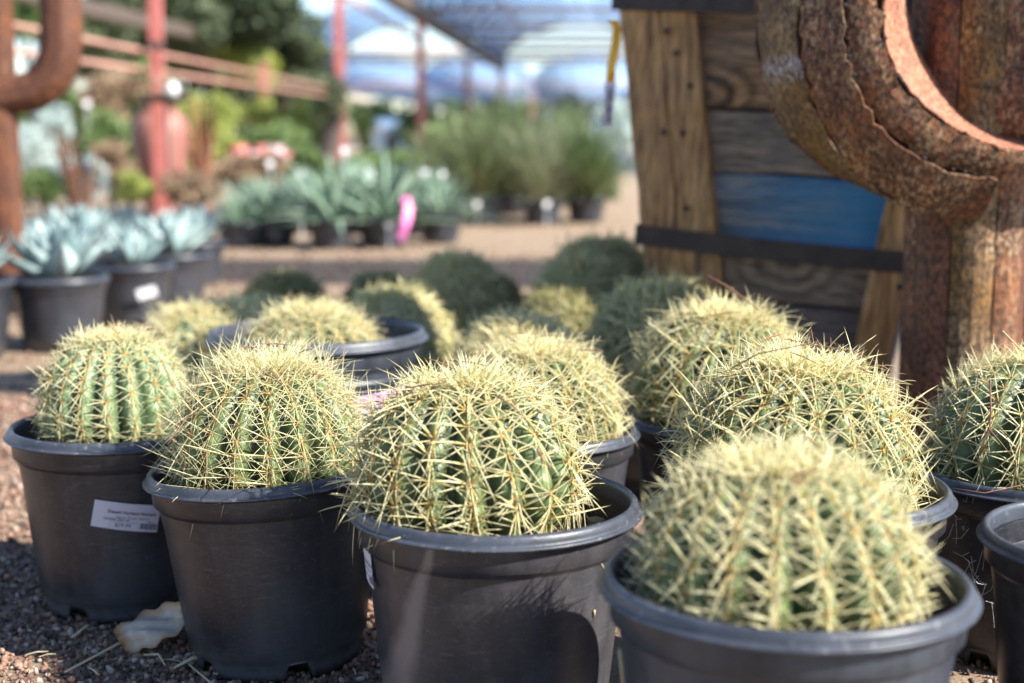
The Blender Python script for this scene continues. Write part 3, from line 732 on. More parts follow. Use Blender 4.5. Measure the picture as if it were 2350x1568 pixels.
def strap(z0, z1, slope=.0):
    mb = MB(); h0 = hw(z0) + .016; n = 16; vs = []
    for i in range(n + 1):
        x = -h0 + 2 * h0 * i / n; sg = -.004 * math.sin(PI * i / n) - slope * x
        y = -.041 if x < -.14 or x > .212 else -.0395
        for (yy, zz) in ((y, z0 + sg), (y, z1 + sg), (y + .003, z1 + sg), (y + .003, z0 + sg)): vs.append((x, yy, zz))
    mb.add(vs, [(i * 4 + k, (i + 1) * 4 + k, (i + 1) * 4 + (k + 1) % 4, i * 4 + (k + 1) % 4) for i in range(n) for k in range(4)])
    q = slope * h0; mb.box(-h0 - .004, -h0, -.041, .58, z0 + q, z1 + q); mb.box(h0, h0 + .004, -.041, .58, z0 - q, z1 - q); mb.box(-h0, h0, .576, .58, z0, z1)
    mb.build('iron_strap', M['strapiron'], pl)
strap(.838, .866); strap(.385, .424, .035)
for (x, z) in ((-.185, .612), (-.222, .612), (-.205, .76), (-.17, .47), (-.225, .80), (-.175, .70), (.235, .35), (.25, .60)):
    mb = MB(); mb.lathe([(.0001, .0), (.006, .0), (.006, .003)], 8); o = mb.build('nail_hole', M['strapiron'], pl)
    o.location = (x, -.037, z); o.rotation_euler = (PI / 2, 0, 0)
sbx = MB(); sbx.box(-.25, .25, .03, .5, .90, .92); sbx.build('soil', M['soil'], pl)
# ribbon and tag hanging at the post
def ribbon(pts, wdt, name, m, label, cat, wv=(1, 0, 0), group=None, parent=None):
    mb = MB(); vs = []; wv = Vector(wv).normalized() * wdt / 2
    th = Vector((0, -.0006, 0))
    for i, p in enumerate(pts):
        tw = Matrix.Rotation(.5 * math.sin(i * 1.3), 3, 'Z')
        for q in (p - tw @ wv, p + tw @ wv, p + tw @ wv + th, p - tw @ wv + th): vs.append(tuple(q))
    n = len(pts)
    fs = [(i * 4 + k, i * 4 + (k + 1) % 4, (i + 1) * 4 + (k + 1) % 4, (i + 1) * 4 + k) for i in range(n - 1) for k in range(4)] + [(3, 2, 1, 0), tuple((n - 1) * 4 + k for k in range(4))]
    mb.add(vs, fs); o = mb.build(name, m, parent)
    if not parent: tag(o, label, cat, group)
    return o
ty = 2.76
rb = ribbon([at(1408, 45, ty), at(1416, 70, ty), at(1414, 95, ty), at(1408, 130, ty - .01), at(1402, 160, ty - .01), at(1401, 190, ty)], .019, 'tie_ribbon', M['yellow'], 'yellow plastic ribbon hanging at the corner post of the planter', 'ribbon')
tg = ribbon([at(1401, 191, ty), at(1397, 240, ty), at(1392, 291, ty)], .022, 'paper_tag', M['label'], 'white paper tag hanging from the yellow ribbon', 'tag')
lt = MB()
for (y0, y1) in ((205, 232), (243, 262), (266, 280)):
    a, b = at(1399, y0, ty - .004), at(1397, y1, ty - .004); lt.add([a + Vector((-.002, 0, 0)), a + Vector((.003, 0, 0)), b + Vector((.003, 0, 0)), b + Vector((-.002, 0, 0))], [(0, 1, 2, 3)])
lt.build('lettering', M['inkgrey'], tg)

# ------------------------------------------------------------------ rusty steel cactus sculpture
def resamp(pts, n):
    P = np.array(pts, float); s = np.r_[0, np.cumsum(np.linalg.norm(np.diff(P, axis=0), axis=1))]; t = np.linspace(0, s[-1], n)
    Q = np.stack([np.interp(t, s, P[:, k]) for k in range(P.shape[1])], 1)
    for _ in range(2): Q[1:-1] = (Q[:-2] + 2 * Q[1:-1] + Q[2:]) / 4
    return Q
def strip(name, A, B, m, parent, nw=5, bulge=.010, jag=.0022, seed=0, thick=.003, out=None):
    rg = random.Random(seed); n = len(A); vs = []
    A = [Vector(a) for a in A]; B = [Vector(b) for b in B]
    for i in range(n):
        d = (A[min(i + 1, n - 1)] - A[max(i - 1, 0)]).normalized(); wv = (B[i] - A[i])
        nr = d.cross(wv).normalized()
        if nr.dot(out[i] if out else Vector((0, -1, 0))) < 0: nr = -nr
        ja = wv.normalized() * rg.gauss(0, jag); jb = wv.normalized() * rg.gauss(0, jag)
        for k in range(nw):
            t = k / (nw - 1); p = A[i] + wv * t + nr * bulge * (1 - (2 * t - 1) ** 2)
            if k == 0: p = p + ja
            if k == nw - 1: p = p + jb
            vs.append(p)
    m1 = len(vs); 
    mb = MB(); top = [tuple(v) for v in vs]
    bot = []
    for i in range(n):
        d = (A[min(i + 1, n - 1)] - A[max(i - 1, 0)]).normalized(); nr = d.cross(B[i] - A[i]).normalized()
        if nr.dot(out[i] if out else Vector((0, -1, 0))) < 0: nr = -nr
        for k in range(nw): bot.append(tuple(vs[i * nw + k] - nr * thick))
    fs = []
    for i in range(n - 1):
        for k in range(nw - 1):
            a = i * nw + k; fs += [(a, a + 1, a + nw + 1, a + nw), (m1 + a, m1 + a + nw, m1 + a + nw + 1, m1 + a + 1)]
        a = i * nw; fs += [(a, a + nw, m1 + a + nw, m1 + a)]; a = i * nw + nw - 1; fs += [(a, m1 + a, m1 + a + nw, a + nw)]
    for k in range(nw - 1):
        fs += [(k, m1 + k, m1 + k + 1, k + 1)]; a = (n - 1) * nw + k; fs += [(a, a + 1, m1 + a + 1, m1 + a)]
    mb.add(top + bot, fs); return mb.build(name, m, parent, False)
DS = 2.12
tr0 = at(2218, 500, DS + .07)
sg = empty('cactus_sculpture', (tr0.x, tr0.y, 0), 'large rusty steel saguaro cactus sculpture with a curved arm at the right', 'sculpture')
def L(p): return p - sg.location
E = {0: ([(1741, -420), (1738, -150), (1737, 0), (1735, 111), (1756, 206), (1782, 279), (1815, 325), (1874, 370), (1925, 408), (2001, 437), (2078, 458), (2150, 468), (2245, 474)], .05),
     1: ([(1838, -420), (1836, -150), (1834, 0), (1829, 92), (1835, 157), (1868, 259), (1901, 315), (1930, 361), (1979, 410), (2019, 449), (2078, 482), (2150, 500), (2250, 505)], -.050),
     2: ([(1941, -420), (1940, -150), (1939, 0), (1940, 66), (1952, 157), (2003, 265), (2042, 315), (2101, 354), (2150, 380), (2219, 397), (2290, 410)], -.085),
     3: ([(2022, -420), (2026, -150), (2027, 0), (2030, 82), (2042, 138), (2073, 196), (2137, 259), (2179, 288), (2265, 331), (2380, 352)], -.098),
     4: ([(2076, -420), (2080, -150), (2083, 0), (2090, 49), (2110, 111), (2145, 165), (2180, 216), (2225, 268), (2317, 311), (2400, 325)], .035)}
NS = 46; EP = {}
for k, (pts, dy) in E.items():
    q = resamp(pts, NS); EP[k] = [L(at(a, b, DS + dy)) for a, b in q]
armc = [sum((EP[k][i] for k in range(5)), Vector()) / 5 for i in range(NS)]
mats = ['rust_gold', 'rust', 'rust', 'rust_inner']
for k in range(4):
    out = [((EP[k][i] + EP[k + 1][i]) / 2 - armc[i]) for i in range(NS)]
    gap = .06 if k == 0 else .03
    A = [EP[k][i].lerp(EP[k + 1][i], .035) for i in range(NS)]; Bq = [EP[k + 1][i].lerp(EP[k][i], .06) + (Vector((0, -.007, 0)) if k < 2 else Vector()) for i in range(NS)]
    if k == 2: A = [a + Vector((0, .006, 0)) for a in A]
    o = strip('arm_rib', A, Bq, M[mats[k]], sg, 4, .0035 if k < 3 else .002, .0032, k, out=out)
    if k == 3: o['label'] = 'inner rib with a sunlit salmon tone put into its colour'
backA = [EP[4][i] + Vector((.0, .012, 0)) for i in range(NS)]; backM = [armc[i] + Vector((0, .13, 0)) for i in range(NS)]
for A, Bq, sd in ((backA, backM, 11), (backM, [EP[0][i] + Vector((0, .01, 0)) for i in range(NS)], 12)):
    strip('arm_rib', A, Bq, M['rust'], sg, 4, .006, .0016, sd, out=[Vector((0, 1, 0))] * NS)
wd = MB(); rg = random.Random(3)
for k in (1, 2, 3, 4):
    for i in range(6, NS - 1):
        if rg.random() < .35:
            p = EP[k][i].lerp(EP[k][i + 1], rg.random()) + Vector((0, -.002, 0)); r_ = rg.uniform(.0012, .0032)
            wd.tube([p + Vector((-r_, 0, r_ * .4)), p, p + Vector((r_, .001, -r_ * .3))], [r_ * .5, r_, r_ * .4], 5)
wd.build('weld_bead', M['weld'], sg)
# fluted trunk
NR = 8; TR = .088
def trunk(parent, NR, TR, z0, z1, taper=.06, m=('rust', 'rust_red', 'rust_gold'), ph=.25, name='trunk_rib', nz=26):
    for k in range(NR):
        a0 = 2 * PI * k / NR + ph; a1 = 2 * PI * (k + 1) / NR + ph; am = (a0 + a1) / 2
        A = []; Bq = []
        for i in range(nz):
            z = z0 + (z1 - z0) * i / (nz - 1); r_ = TR * (1 - taper * (1 - z / z1)) ; r2 = r_
            A.append(Vector((r_ * math.cos(a0), r_ * math.sin(a0), z))); Bq.append(Vector((r2 * math.cos(a1 - .03), r2 * math.sin(a1 - .03), z)))
        strip(name, A, Bq, M[m[k % len(m)]], parent, 5, TR * .16, .0012, k + 30, out=[Vector((math.cos(am), math.sin(am), 0))] * nz)
trunk(sg, NR, TR, 0, 1.35)
cp = MB(); cp.lathe([(TR * 1.0, 1.345), (TR * .9, 1.40), (TR * .6, 1.45), (.001, 1.47)], NR * 3); cp.build('trunk_top', M['rust'], sg, True)

# added right arm, unseen beyond the frame, placed to shade the trunk
ra = [(.04, -.01, .66), (.12, -.06, .665), (.22, -.12, .70), (.28, -.16, .78), (.30, -.17, .9), (.30, -.17, 1.25)]
ra = [Vector(x) for x in resamp(ra, 20)]
for k in range(8):
    a0, a1 = 2 * PI * k / 8, 2 * PI * (k + 1) / 8; A = []; Bq = []; O = []
    for i in range(20):
        d = (ra[min(i + 1, 19)] - ra[max(i - 1, 0)]).normalized(); u = Vector((-.5, -.85, 0)).normalized(); w_ = d.cross(u).normalized()
        for a, lst in ((a0, A), (a1, Bq)): lst.append(ra[i] + (u * math.cos(a) + w_ * math.sin(a)) * .085)
        O.append((A[-1] + Bq[-1]) / 2 - ra[i])
    strip('arm_rib', A, Bq, M['rust'], sg, 4, .008, .001, k, out=O)
s3 = empty('cactus_sculpture', (.975, 2.46, 0), 'orange rusty steel cactus trunk standing behind the large sculpture at the right edge', 'sculpture')
trunk(s3, 9, .15, 0, 1.9, .05, ('rust_inner', 'rust', 'rust_inner'), .1)
# second sculpture, upper left, far
s2p = at(12, 400, 4.7)
s2 = empty('cactus_sculpture', (s2p.x, s2p.y, 0), 'blurred brown steel cactus sculpture with an upturned arm at the top left', 'sculpture')
trunk(s2, 7, .048, .1, 1.6, .0, ('rust_red',), .5, 'trunk_rib', 10)
am = MB(); cpts = [(-60, 214), (20, 218), (80, 214), (124, 180), (142, 120), (140, 40), (136, -60), (134, -260)]
cpts = resamp(cpts, 24); C2 = [at(a, b, 4.7) - s2.location for a, b in cpts]
for k in range(8):
    a0, a1 = 2 * PI * k / 8, 2 * PI * (k + 1) / 8; A = []; Bq = []; O = []
    for i in range(24):
        d = (C2[min(i + 1, 23)] - C2[max(i - 1, 0)]).normalized(); u = Vector((0, -1, 0)); w_ = d.cross(u).normalized()
        for a, lst in ((a0, A), (a1, Bq)): lst.append(C2[i] + (u * math.cos(a) + w_ * math.sin(a)) * .064)
        O.append((A[-1] + Bq[-1]) / 2 - C2[i])
    strip('arm_rib', A, Bq, M['rust_red'], s2, 4, .008, .001, k, out=O)

# ------------------------------------------------------------------ leafy plants
def leaf_mesh(L_, W_, curl, name, m, fold=.25, taper=.5, n=7, droop=.2, seed=0, point=.12):
    rg = random.Random(seed); mb = MB(); vs = []; 
    for i in range(n):
        t = i / (n - 1); wd_ = W_ * (.55 + 1.3 * t * (1 - t) * 1.6) * (1 - t ** 3) if i < n - 1 else W_ * .02
        y = L_ * t; z = curl * L_ * t * t - droop * L_ * t ** 3
        f = fold * wd_
        vs += [(-wd_ / 2, y, z + f), (0, y, z), (wd_ / 2, y, z + f), (0, y, z - .12 * wd_ * (1 - t))]
    fs = []
    for i in range(n - 1):
        a = i * 4
        for k in range(4): b = (k + 1) % 4; fs.append((a + k, a + b, a + 4 + b, a + 4 + k))
    mb.add(vs, fs, rnd=np.full(len(vs), rg.random())); return mb.mesh(name, m, True)
AG = [leaf_mesh(1, .48, .40, 'leaf', M['agave'], .22, droop=.05, seed=i) for i in range(5)]
YU = [leaf_mesh(1, .11, .12, 'leaf', M['yucca'], .25, droop=.25 * (i % 3) / 2 + .05, seed=i + 9) for i in range(6)]
def rosette(name, p, size, nl, meshes, label, cat, group, e0=.15, e1=1.45, seed=0, sc0=.75):
    root = empty(name, p, label, cat, group); rg = random.Random(seed)
    for i in range(nl):
        t = i / nl; a = i * 2.39996 + rg.uniform(-.25, .25); el = e0 + (e1 - e0) * t + rg.uniform(-.1, .1)
        o = bpy.data.objects.new('leaf', rg.choice(meshes)); col.objects.link(o); o.parent = root
        s = size * (1 - .35 * t) * rg.uniform(sc0, 1.12)
        o.matrix_local = Matrix.Rotation(a, 4, 'Z') @ Matrix.Rotation(el, 4, 'X') @ Matrix.Translation((0, size * .06, 0)) @ Matrix.Scale(s, 4)
    return root
GA = 'blue agaves in pots along the left'; GAP = 'black pots of the blue agaves'
ag = [(-85, 640, 3.9, 'leftmost agave, cut off by the left edge of the picture'), (135, 632, 4.05, 'blue agave in the full pot nearest to the camera on the left'),
      (300, 604, 4.6, 'blue agave in the pot that carries a white sticker'), (395, 580, 5.15, 'blue agave second from the right end of the left row'),
      (440, 552, 5.8, 'blue agave at the right end of the left row'), (55, 590, 4.9, 'blue agave in the second rank behind the leftmost pots'), (190, 568, 5.3, 'blue agave in the second rank behind the nearest full pot'), (290, 545, 6.0, 'blue agave in the second rank above the stickered pot')]
for i, (px, py, d, lb) in enumerate(ag):
    root, rf, hh = make_pot(px, py, d, .285, 'black pot of the ' + lb.split(',')[0].replace('the full pot nearest to the camera on the left', 'the nearest left pot'), GAP, 'pot_far', seed=50 + i, far=True, soil=.03)
    rosette('agave', (root.location.x, root.location.y, root.location.z + hh - .02), .180 * (1 + .12 * math.sin(i * 2.3)), 56, AG, lb, 'agave', GA, seed=i + 3, sc0=.85, e0=.3)
    if i == 2:
        mb = MB(); q = at(338, 672, d - .135); mb.box(-.030, .030, -.001, .001, -.016, .016); o = mb.build('price_sticker', M['white'], root)
        o.location = q - root.location; o.rotation_euler = (R(6), -R(14), R(8) - root.rotation_euler.z)
GY = 'grey green yuccas in the middle distance'; GYP = 'black pots of the yuccas'
yu = [(548, 508, 7.7, .30, 'yucca at the left end of the middle row'), (630, 505, 7.8, .34, 'yucca second from the left in the middle row'), (700, 470, 8.8, .32, 'yucca standing in the rank behind the middle row'),
      (760, 500, 7.6, .46, 'tallest yucca at the centre of the middle row'), (880, 500, 7.7, .50, 'wide spreading yucca beside the pink ribbon'), (960, 480, 8.6, .40, 'yucca at the right end behind the pink ribbon'), (820, 470, 8.9, .44, 'yucca in the rear rank between the two largest ones'), (600, 480, 9.0, .34, 'yucca in the rear rank at the left'), (1010, 490, 8.0, .34, 'low yucca reaching towards the feathery grasses')]
for i, (px, py, d, s, lb) in enumerate(yu):
    root, rf, hh = make_pot(px, py, d, .27 if i != 4 else .31, 'black pot of the ' + lb, GYP, 'pot_far', seed=70 + i, far=True, soil=.02)
    rosette('yucca', (root.location.x, root.location.y, root.location.z + hh - .02), s * 1.06, 50, YU, lb, 'yucca', GY, e0=.0, e1=1.35, seed=i + 30)

def blades(n, p, size, spread, seed, w_=.006, droop=.5):
    """joined fountain of thin blades -> vertices, faces, rnd"""
    rg = np.random.default_rng(seed); t = np.linspace(0, 1, 5)[None, :, None]
    a = rg.uniform(0, 2 * PI, n); el = np.clip(rg.normal(1.15, spread, n), .35, 1.55); Ln = size * rg.uniform(.55, 1.1, n)
    d = np.stack([np.cos(a) * np.cos(el), np.sin(a) * np.cos(el), np.sin(el)], 1)[:, None]
    h = np.stack([np.cos(a), np.sin(a), -1.3 * np.ones(n)], 1)[:, None]
    c = np.array(p)[None, None] + np.stack([rg.normal(0, .04, n), rg.normal(0, .04, n), np.zeros(n)], 1)[:, None] + d * t * Ln[:, None, None] + h * (t ** 2) * (Ln * droop * rg.uniform(.2, .8, n))[:, None, None]
    sd = np.stack([-np.sin(a), np.cos(a), np.zeros(n)], 1)[:, None] * (w_ * (1 - .8 * t))
    v = np.stack([c - sd, c + sd], 2).reshape(-1, 3)
    f = []; base = (np.arange(n) * 10)[:, None]
    f = np.concatenate([np.stack([base[:, 0] + 2 * k, base[:, 0] + 2 * k + 1, base[:, 0] + 2 * k + 3, base[:, 0] + 2 * k + 2], 1) for k in range(4)])
    return v, f, np.repeat(rg.uniform(0, 1, n), 10)
GG = 'feathery grasses in pots'; GGP = 'black pots of the feathery grasses'
gr = [(1105, 455, 9.6, .62, 'grass clump at the left of the feathery grass row'), (1175, 445, 10.8, .84, 'tallest feathery grass clump, behind the left pair'), (1245, 458, 9.6, .56, 'grass clump with straw coloured base in the middle of its row'),
      (1345, 455, 9.8, .62, 'dark green grass clump at the right of its row'), (1035, 440, 11, .60, 'faint grass clump behind the yuccas'), (1300, 430, 12, .70, 'green grass clump in the back rank of grasses')]
for i, (px, py, d, s, lb) in enumerate(gr):
    root, rf, hh = make_pot(px, py, d, .30, 'black pot of the ' + lb.replace('in the middle of its row', 'in its middle'), GGP, 'pot_far' if i % 2 else 'pot_grey', seed=90 + i, far=True, soil=.02)
    e = empty('ornamental_grass', (root.location.x, root.location.y, root.location.z + hh), lb, 'grass', GG)
    v, f, r_ = blades(520, (0, 0, 0), s * 1.14, .42, i, .010, .35); tag(link('foliage', np_mesh('foliage', v, f, r_, M[('grass', 'darkgrass', 'palegrass', 'darkgrass', 'grass', 'grass')[i]]), e), kind='stuff')
    v, f, r_ = blades(350, (0, 0, 0), s * .55, .3, i + 40, .005); tag(link('dry_blades', np_mesh('dry_blades', v, f, r_, M['straw']), e), kind='stuff')

def crown_mesh(name, c, rx, rz_, n, s, m, seed, blobs=14, ry=None):
    rg = np.random.default_rng(seed); ry = ry or rx
    bc = rg.normal(0, 1, (blobs, 3)); bc /= np.linalg.norm(bc, axis=1)[:, None]; bc *= rg.uniform(.3, .85, blobs)[:, None] * np.array([rx, ry, rz_])
    br = rg.uniform(.28, .5, blobs)
    k = rg.integers(0, blobs, n); d = rg.normal(0, 1, (n, 3)); d /= np.linalg.norm(d, axis=1)[:, None]
    p = bc[k] + d * (rg.uniform(.6, 1.05, n) * br[k])[:, None] * np.array([rx, ry, rz_]) + np.array(c)
    u = rg.normal(0, 1, (n, 3)); u /= np.linalg.norm(u, axis=1)[:, None]; v = np.cross(u, rg.normal(0, 1, (n, 3))); v /= np.linalg.norm(v, axis=1)[:, None]
    ss = s * rg.uniform(.5, 1.2, n)[:, None]
    return quads_mesh(name, p, u * ss, v * ss * .6, np.clip(rg.uniform(0, 1, blobs)[k] * .5 + rg.uniform(0, .5, n), 0, 1), m)
def tree(px, py, d, rpx, rzpx, m, label, cat='tree', name='tree', n=5000, s=None, seed=0, group=None):
    c = at(px, py, d); rx = rpx * d / FPX; rz_ = rzpx * d / FPX
    root = empty(name, (c.x, c.y, 0), label, cat, group)
    tag(link('crown', crown_mesh('crown', (0, 0, c.z), rx, rz_, n, s or rx * .07, M[m], seed), root), kind='stuff')
    t = MB(); top = max(.3, c.z - rz_ * .1)
    t.tube([(0, 0, 0), (.02 * rx, 0, top * .5), (-.03 * rx, .02, top)], [rx * .09, rx * .065, rx * .03], 8)
    for k in range(4):
        a = k * 1.7 + seed; t.tube([(0, 0, top * .55), (rx * .3 * math.cos(a), rx * .3 * math.sin(a), top * .8), (rx * .6 * math.cos(a), rx * .6 * math.sin(a), top + rz_ * .3)], [rx * .04, rx * .03, rx * .012], 6)
    t.build('trunk', M['bark'], root, True)
GT = 'trees behind the nursery'
tree(470, 0, 27, 205, 170, 'pine', 'tall dark tree beyond the slanting beam, its right edge against the sky', n=12000, seed=1, group=GT)
tree(655, 110, 28, 90, 82, 'pine', 'dark tree between the tall tree and the second red post', n=6000, seed=3, group=GT)
tree(60, 20, 30, 70, 75, 'green', 'green tree seen through the upturned sculpture arm', n=4000, seed=45, group=GT)
tree(500, 175, 33, 90, 50, 'green', 'dull green tree right of the nearest red post', n=4000, seed=46, group=GT)
tree(360, 0, 30, 190, 150, 'pine', 'tall dark tree behind the nearest red post', n=11000, seed=2, group=GT)
tree(250, 90, 26, 110, 90, 'pine', 'dark bushy tree right of the upturned sculpture arm', n=7000, seed=41, group=GT)
tree(430, 120, 29, 110, 80, 'green', 'dull green tree between nearest red post and lime tree top', n=6000, seed=42, group=GT)
tree(640, 215, 32, 170, 60, 'pine', 'wide dark tree low behind the short red post', n=6000, seed=4, group=GT)
GS = 'shrubs of the background beds'
sh = [(560, 150, 27, 90, 62, 'lime', 'yellow green tree top above the red rails'), (470, 285, 17, 70, 75, 'lime', 'bright lime shrub right of the terracotta urn'), (690, 300, 21, 85, 70, 'lime', 'lime shrub between the short post and second tall post'),
      (832, 300, 24, 38, 62, 'lime', 'narrow lime shrub just right of the second tall post'), (250, 230, 14, 85, 80, 'tanleaf', 'tan shrub behind the brown rusty stump'), (250, 330, 12, 90, 80, 'green', 'mid green shrub left of the terracotta urn'),
      (300, 432, 8.6, 60, 40, 'lime', 'low lime shrub right behind the blue agaves'), (95, 420, 9, 65, 60, 'green', 'green shrub behind the agaves at the far left'), (110, 300, 13, 60, 60, 'silver', 'silvery shrub under the upturned sculpture arm'),
      (430, 440, 8.4, 80, 45, 'tanleaf', 'dry tan shrub under the terracotta urn'), (560, 400, 10, 100, 45, 'tanleaf', 'dry tan shrub behind the left yuccas'), (680, 380, 11.5, 80, 50, 'green', 'green shrub below the short red post'),
      (620, 330, 15, 90, 50, 'green', 'soft green shrub behind the red flower pots'), (1290, 300, 20, 80, 50, 'green', 'green shrub behind the feathery grasses'), (1400, 300, 17, 60, 70, 'silver', 'silvery shrub beside the planter post'), (1390, 420, 13, 40, 60, 'green', 'dark green shrub low beside the planter post'),
      (1330, 345, 15, 70, 50, 'silver', 'silvery shrub above the right grass clump'), (160, 250, 16, 70, 60, 'green', 'green shrub right under the upturned sculpture arm'), (330, 210, 16, 90, 60, 'green', 'green shrub behind the bowl and urn'), (165, 410, 10, 80, 60, 'silver', 'silvery plant mass between the stump sculpture and the urn'), (260, 380, 10.5, 60, 50, 'tanleaf', 'tan shrub tucked left of the urn'), (60, 340, 11, 50, 70, 'silver', 'silvery shrub beside the left sculpture trunk'), (500, 350, 14, 80, 60, 'lime', 'lime shrub low right of the orange rusty sculpture'), (600, 270, 20, 60, 60, 'lime', 'soft lime shrub around the short red post'), (740, 270, 19, 50, 70, 'green', 'green shrub just left of the second tall post'), (780, 400, 12, 80, 40, 'green', 'low green shrub behind the tallest yucca'),
      (1080, 330, 17, 100, 70, 'green', 'green shrub in front of the third tall post'), (900, 375, 14, 110, 40, 'green', 'low green shrub behind the wide spreading yucca'), (960, 300, 30, 60, 60, 'green', 'faint shrub around the third red post')]
for i, (px, py, d, a, b, m, lb) in enumerate(sh):
    tree(px, py, d, a, b, m, lb, 'shrub', 'shrub', 2200, None, 60 + i, GS)
GH = MB()
for i, px in enumerate(range(780, 1700, 90)):
    tree(px, 262 + 8 * (i % 3), 75, 70, 42, 'green' if i % 2 else 'pine', ['first','second','third','fourth','fifth','sixth','seventh','eighth','ninth','tenth','last'][i] + ' low far tree from the left under the vaulted roofs', n=900, seed=100 + i, group='far tree line under the vaulted roofs')
for i, px in enumerate(range(-60, 780, 120)):
    tree(px, 240 + 10 * (i % 3), 55, 95, 60, 'green' if i % 2 else 'pine', ['first','second','third','fourth','fifth','sixth','last'][i] + ' far tree from the left behind the red rails', n=1200, seed=120 + i, group='far tree line on the left')
# dark leaning trunk by the second post
q = at(790, 170, 17); b0 = at(742, 380, 17)
dt = empty('tree', (b0.x, b0.y, 0), 'dark leaning tree trunk right beside the second tall red post', 'tree', None)
mb = MB(); o0 = Vector((b0.x, b0.y, 0))
mb.tube([(0, 0, 0), at(745, 380, 17) - o0, at(768, 290, 17) - o0, at(776, 200, 17) - o0, at(770, 150, 17) - o0], [.16, .15, .11, .08, .04], 10); mb.build('trunk', M['bark'], dt, True)
c0 = at(770, 215, 17) - o0
tag(link('crown', crown_mesh('crown', tuple(c0), .35, .45, 900, .03, M['pine'], 7), dt), kind='stuff')

# ------------------------------------------------------------------ red posts, rails, vaulted shade roofs
def bar(p0, p1, wd_, name, m, parent=None, label=None, cat=None, group=None):
    mb = MB(); mb.tube([p0, p1], wd_ / 2, 10); o = mb.build(name, m, parent, True)
    return tag(o, label, cat, group)
def redpost(px, d, topy, wd_, label, rails=()):
    b = at(px, 300, d); top = at(px, topy, d).z
    r_ = empty('shade_post', (b.x, b.y, 0), label, 'post', 'red posts of the shade structures')
    mb = MB(); h = wd_ / 2; mb.box(-h, h, -h, h, .0, top); mb.build('post_shaft', M['red'], r_)
    for zc_ in (1.18, .95):
        mb = MB(); mb.box(-h * 1.15, h * 1.15, -h * 1.15, h * 1.15, zc_, zc_ + .05); mb.build('coupling', M['darkiron' if zc_ > 1 else 'redrail'], r_)
    mb = MB(); mb.box(-h * 2, h * 2, -h * 2, h * 2, .0, .012); mb.build('base_plate', M['redrail'], r_)
    mb = MB(); mb.box(-h * 1.3, h * 1.3, -h * 1.3, h * 1.3, top, top + .03); mb.build('cap', M['redrail'], r_)
redpost(366, 10, -1000, .08, 'nearest red post in front of the terracotta urn')
redpost(8, 10, -1000, .08, 'red post seen through the upturned sculpture arm at the left')
redpost(782, 17, -330, .10, 'second tall red post beside the dark trunk')
redpost(967, 21.2, 30, .115, 'third red post under the dark gutter beam')
redpost(609, 20, 148, .10, 'short red post among the lime shrubs')
redpost(1074, 29, 138, .12, 'fourth red post farther back under the vaulted roof')
def rail(p, q, label, wd_=.036):
    bar(p, q, wd_, 'pipe_rail', M['redrail'], None, label, 'rail', 'red pipe rails on the left')
P1 = at(366, 137, 10)
rail(at(-60, 40, 7.4), at(852, 222, 20), 'upper red pipe rail running back from the sculpture arm')
rail(at(-60, 105, 7.4), at(852, 236, 20), 'lower red pipe rail running back behind the nearest post')
rail(at(609, 205, 20), at(800, 200, 21), 'short red rail between the short post and second tall post')
rail(at(700, -60, 17), at(967, 95, 21.2), 'slanting red brace crossing the second tall post', .07)
ZG, SP, RISE = 2.4, 4.32, 1.12
def gx(d): return -.27 + .061 * (d - 39)
def vault(x0f, d0, d1, label, group, npan, span=SP, tie=True):
    c = Vector((x0f(d0) + span / 2, d0, ZG)); root = empty('shade_vault', tuple(c), label, 'shade roof', group)
    dirx = (x0f(d1) - x0f(d0)) / (d1 - d0); na = 16
    def arc(u, dd, dr=0):
        a = PI * u; hx = span / 2 + dr; hz = RISE + dr
        return (-hx * math.cos(a) + dirx * dd, dd, hz * math.sin(a) ** .9)
    Ld = d1 - d0
    for k in range(npan):
        a_, b_ = Ld * k / npan, Ld * (k + 1) / npan + .02; mb = MB(); dr = .0 if k % 2 else .03; sub = 4
        vs = []
        for j in range(sub * 2 + 1):
            dd = a_ + (b_ - a_) * j / (sub * 2); off = dr + (.018 if j % 2 else 0)
            vs += [arc(i / na, dd, off) for i in range(na + 1)]
        fs = [(j * (na + 1) + i, j * (na + 1) + i + 1, (j + 1) * (na + 1) + i + 1, (j + 1) * (na + 1) + i) for j in range(sub * 2) for i in range(na)]
        mb.add(vs, fs); mb.build('roof_panel', M['vault'], root)
        mb = MB(); mb.tube([arc(i / na, a_, -.03) for i in range(na + 1)], .02, 5); mb.build('hoop', M['galv'], root, True)
    mb = MB(); mb.tube([arc(i / na, Ld, -.04) for i in range(na + 1)], .04, 6); mb.build('hoop', M['gutter'], root, True)
    for u in (.25, .5, .75):
        mb = MB(); mb.tube([arc(u, 0, -.06), arc(u, Ld, -.06)], .032, 5); mb.build('purlin', M['redrail'], root, True)
    if tie:
        for k in range(0, npan, 3):
            dd = Ld * k / npan; mb = MB(); mb.tube([(-span / 2 + dirx * dd, dd, .02), (span / 2 + dirx * dd, dd, .02)], .05, 6); mb.build('tie_bar', M['redrail'], root, True)
    return root
def gutter(x0f, d0, d1, label):
    mb = MB(); x0, x1 = x0f(d0), x0f(d1)
    mb.add([(x0 - .11, d0, ZG - .16), (x0 + .11, d0, ZG - .16), (x0 + .11, d0, ZG + .04), (x0 - .11, d0, ZG + .04), (x1 - .11, d1, ZG - .16), (x1 + .11, d1, ZG - .16), (x1 + .11, d1, ZG + .04), (x1 - .11, d1, ZG + .04)],
           [(3, 2, 1, 0), (4, 5, 6, 7), (0, 1, 5, 4), (1, 2, 6, 5), (2, 3, 7, 6), (3, 0, 4, 7)])
    tag(mb.build('gutter_beam', M['gutter']), label, 'beam', 'gutter beams of the vaulted roofs')
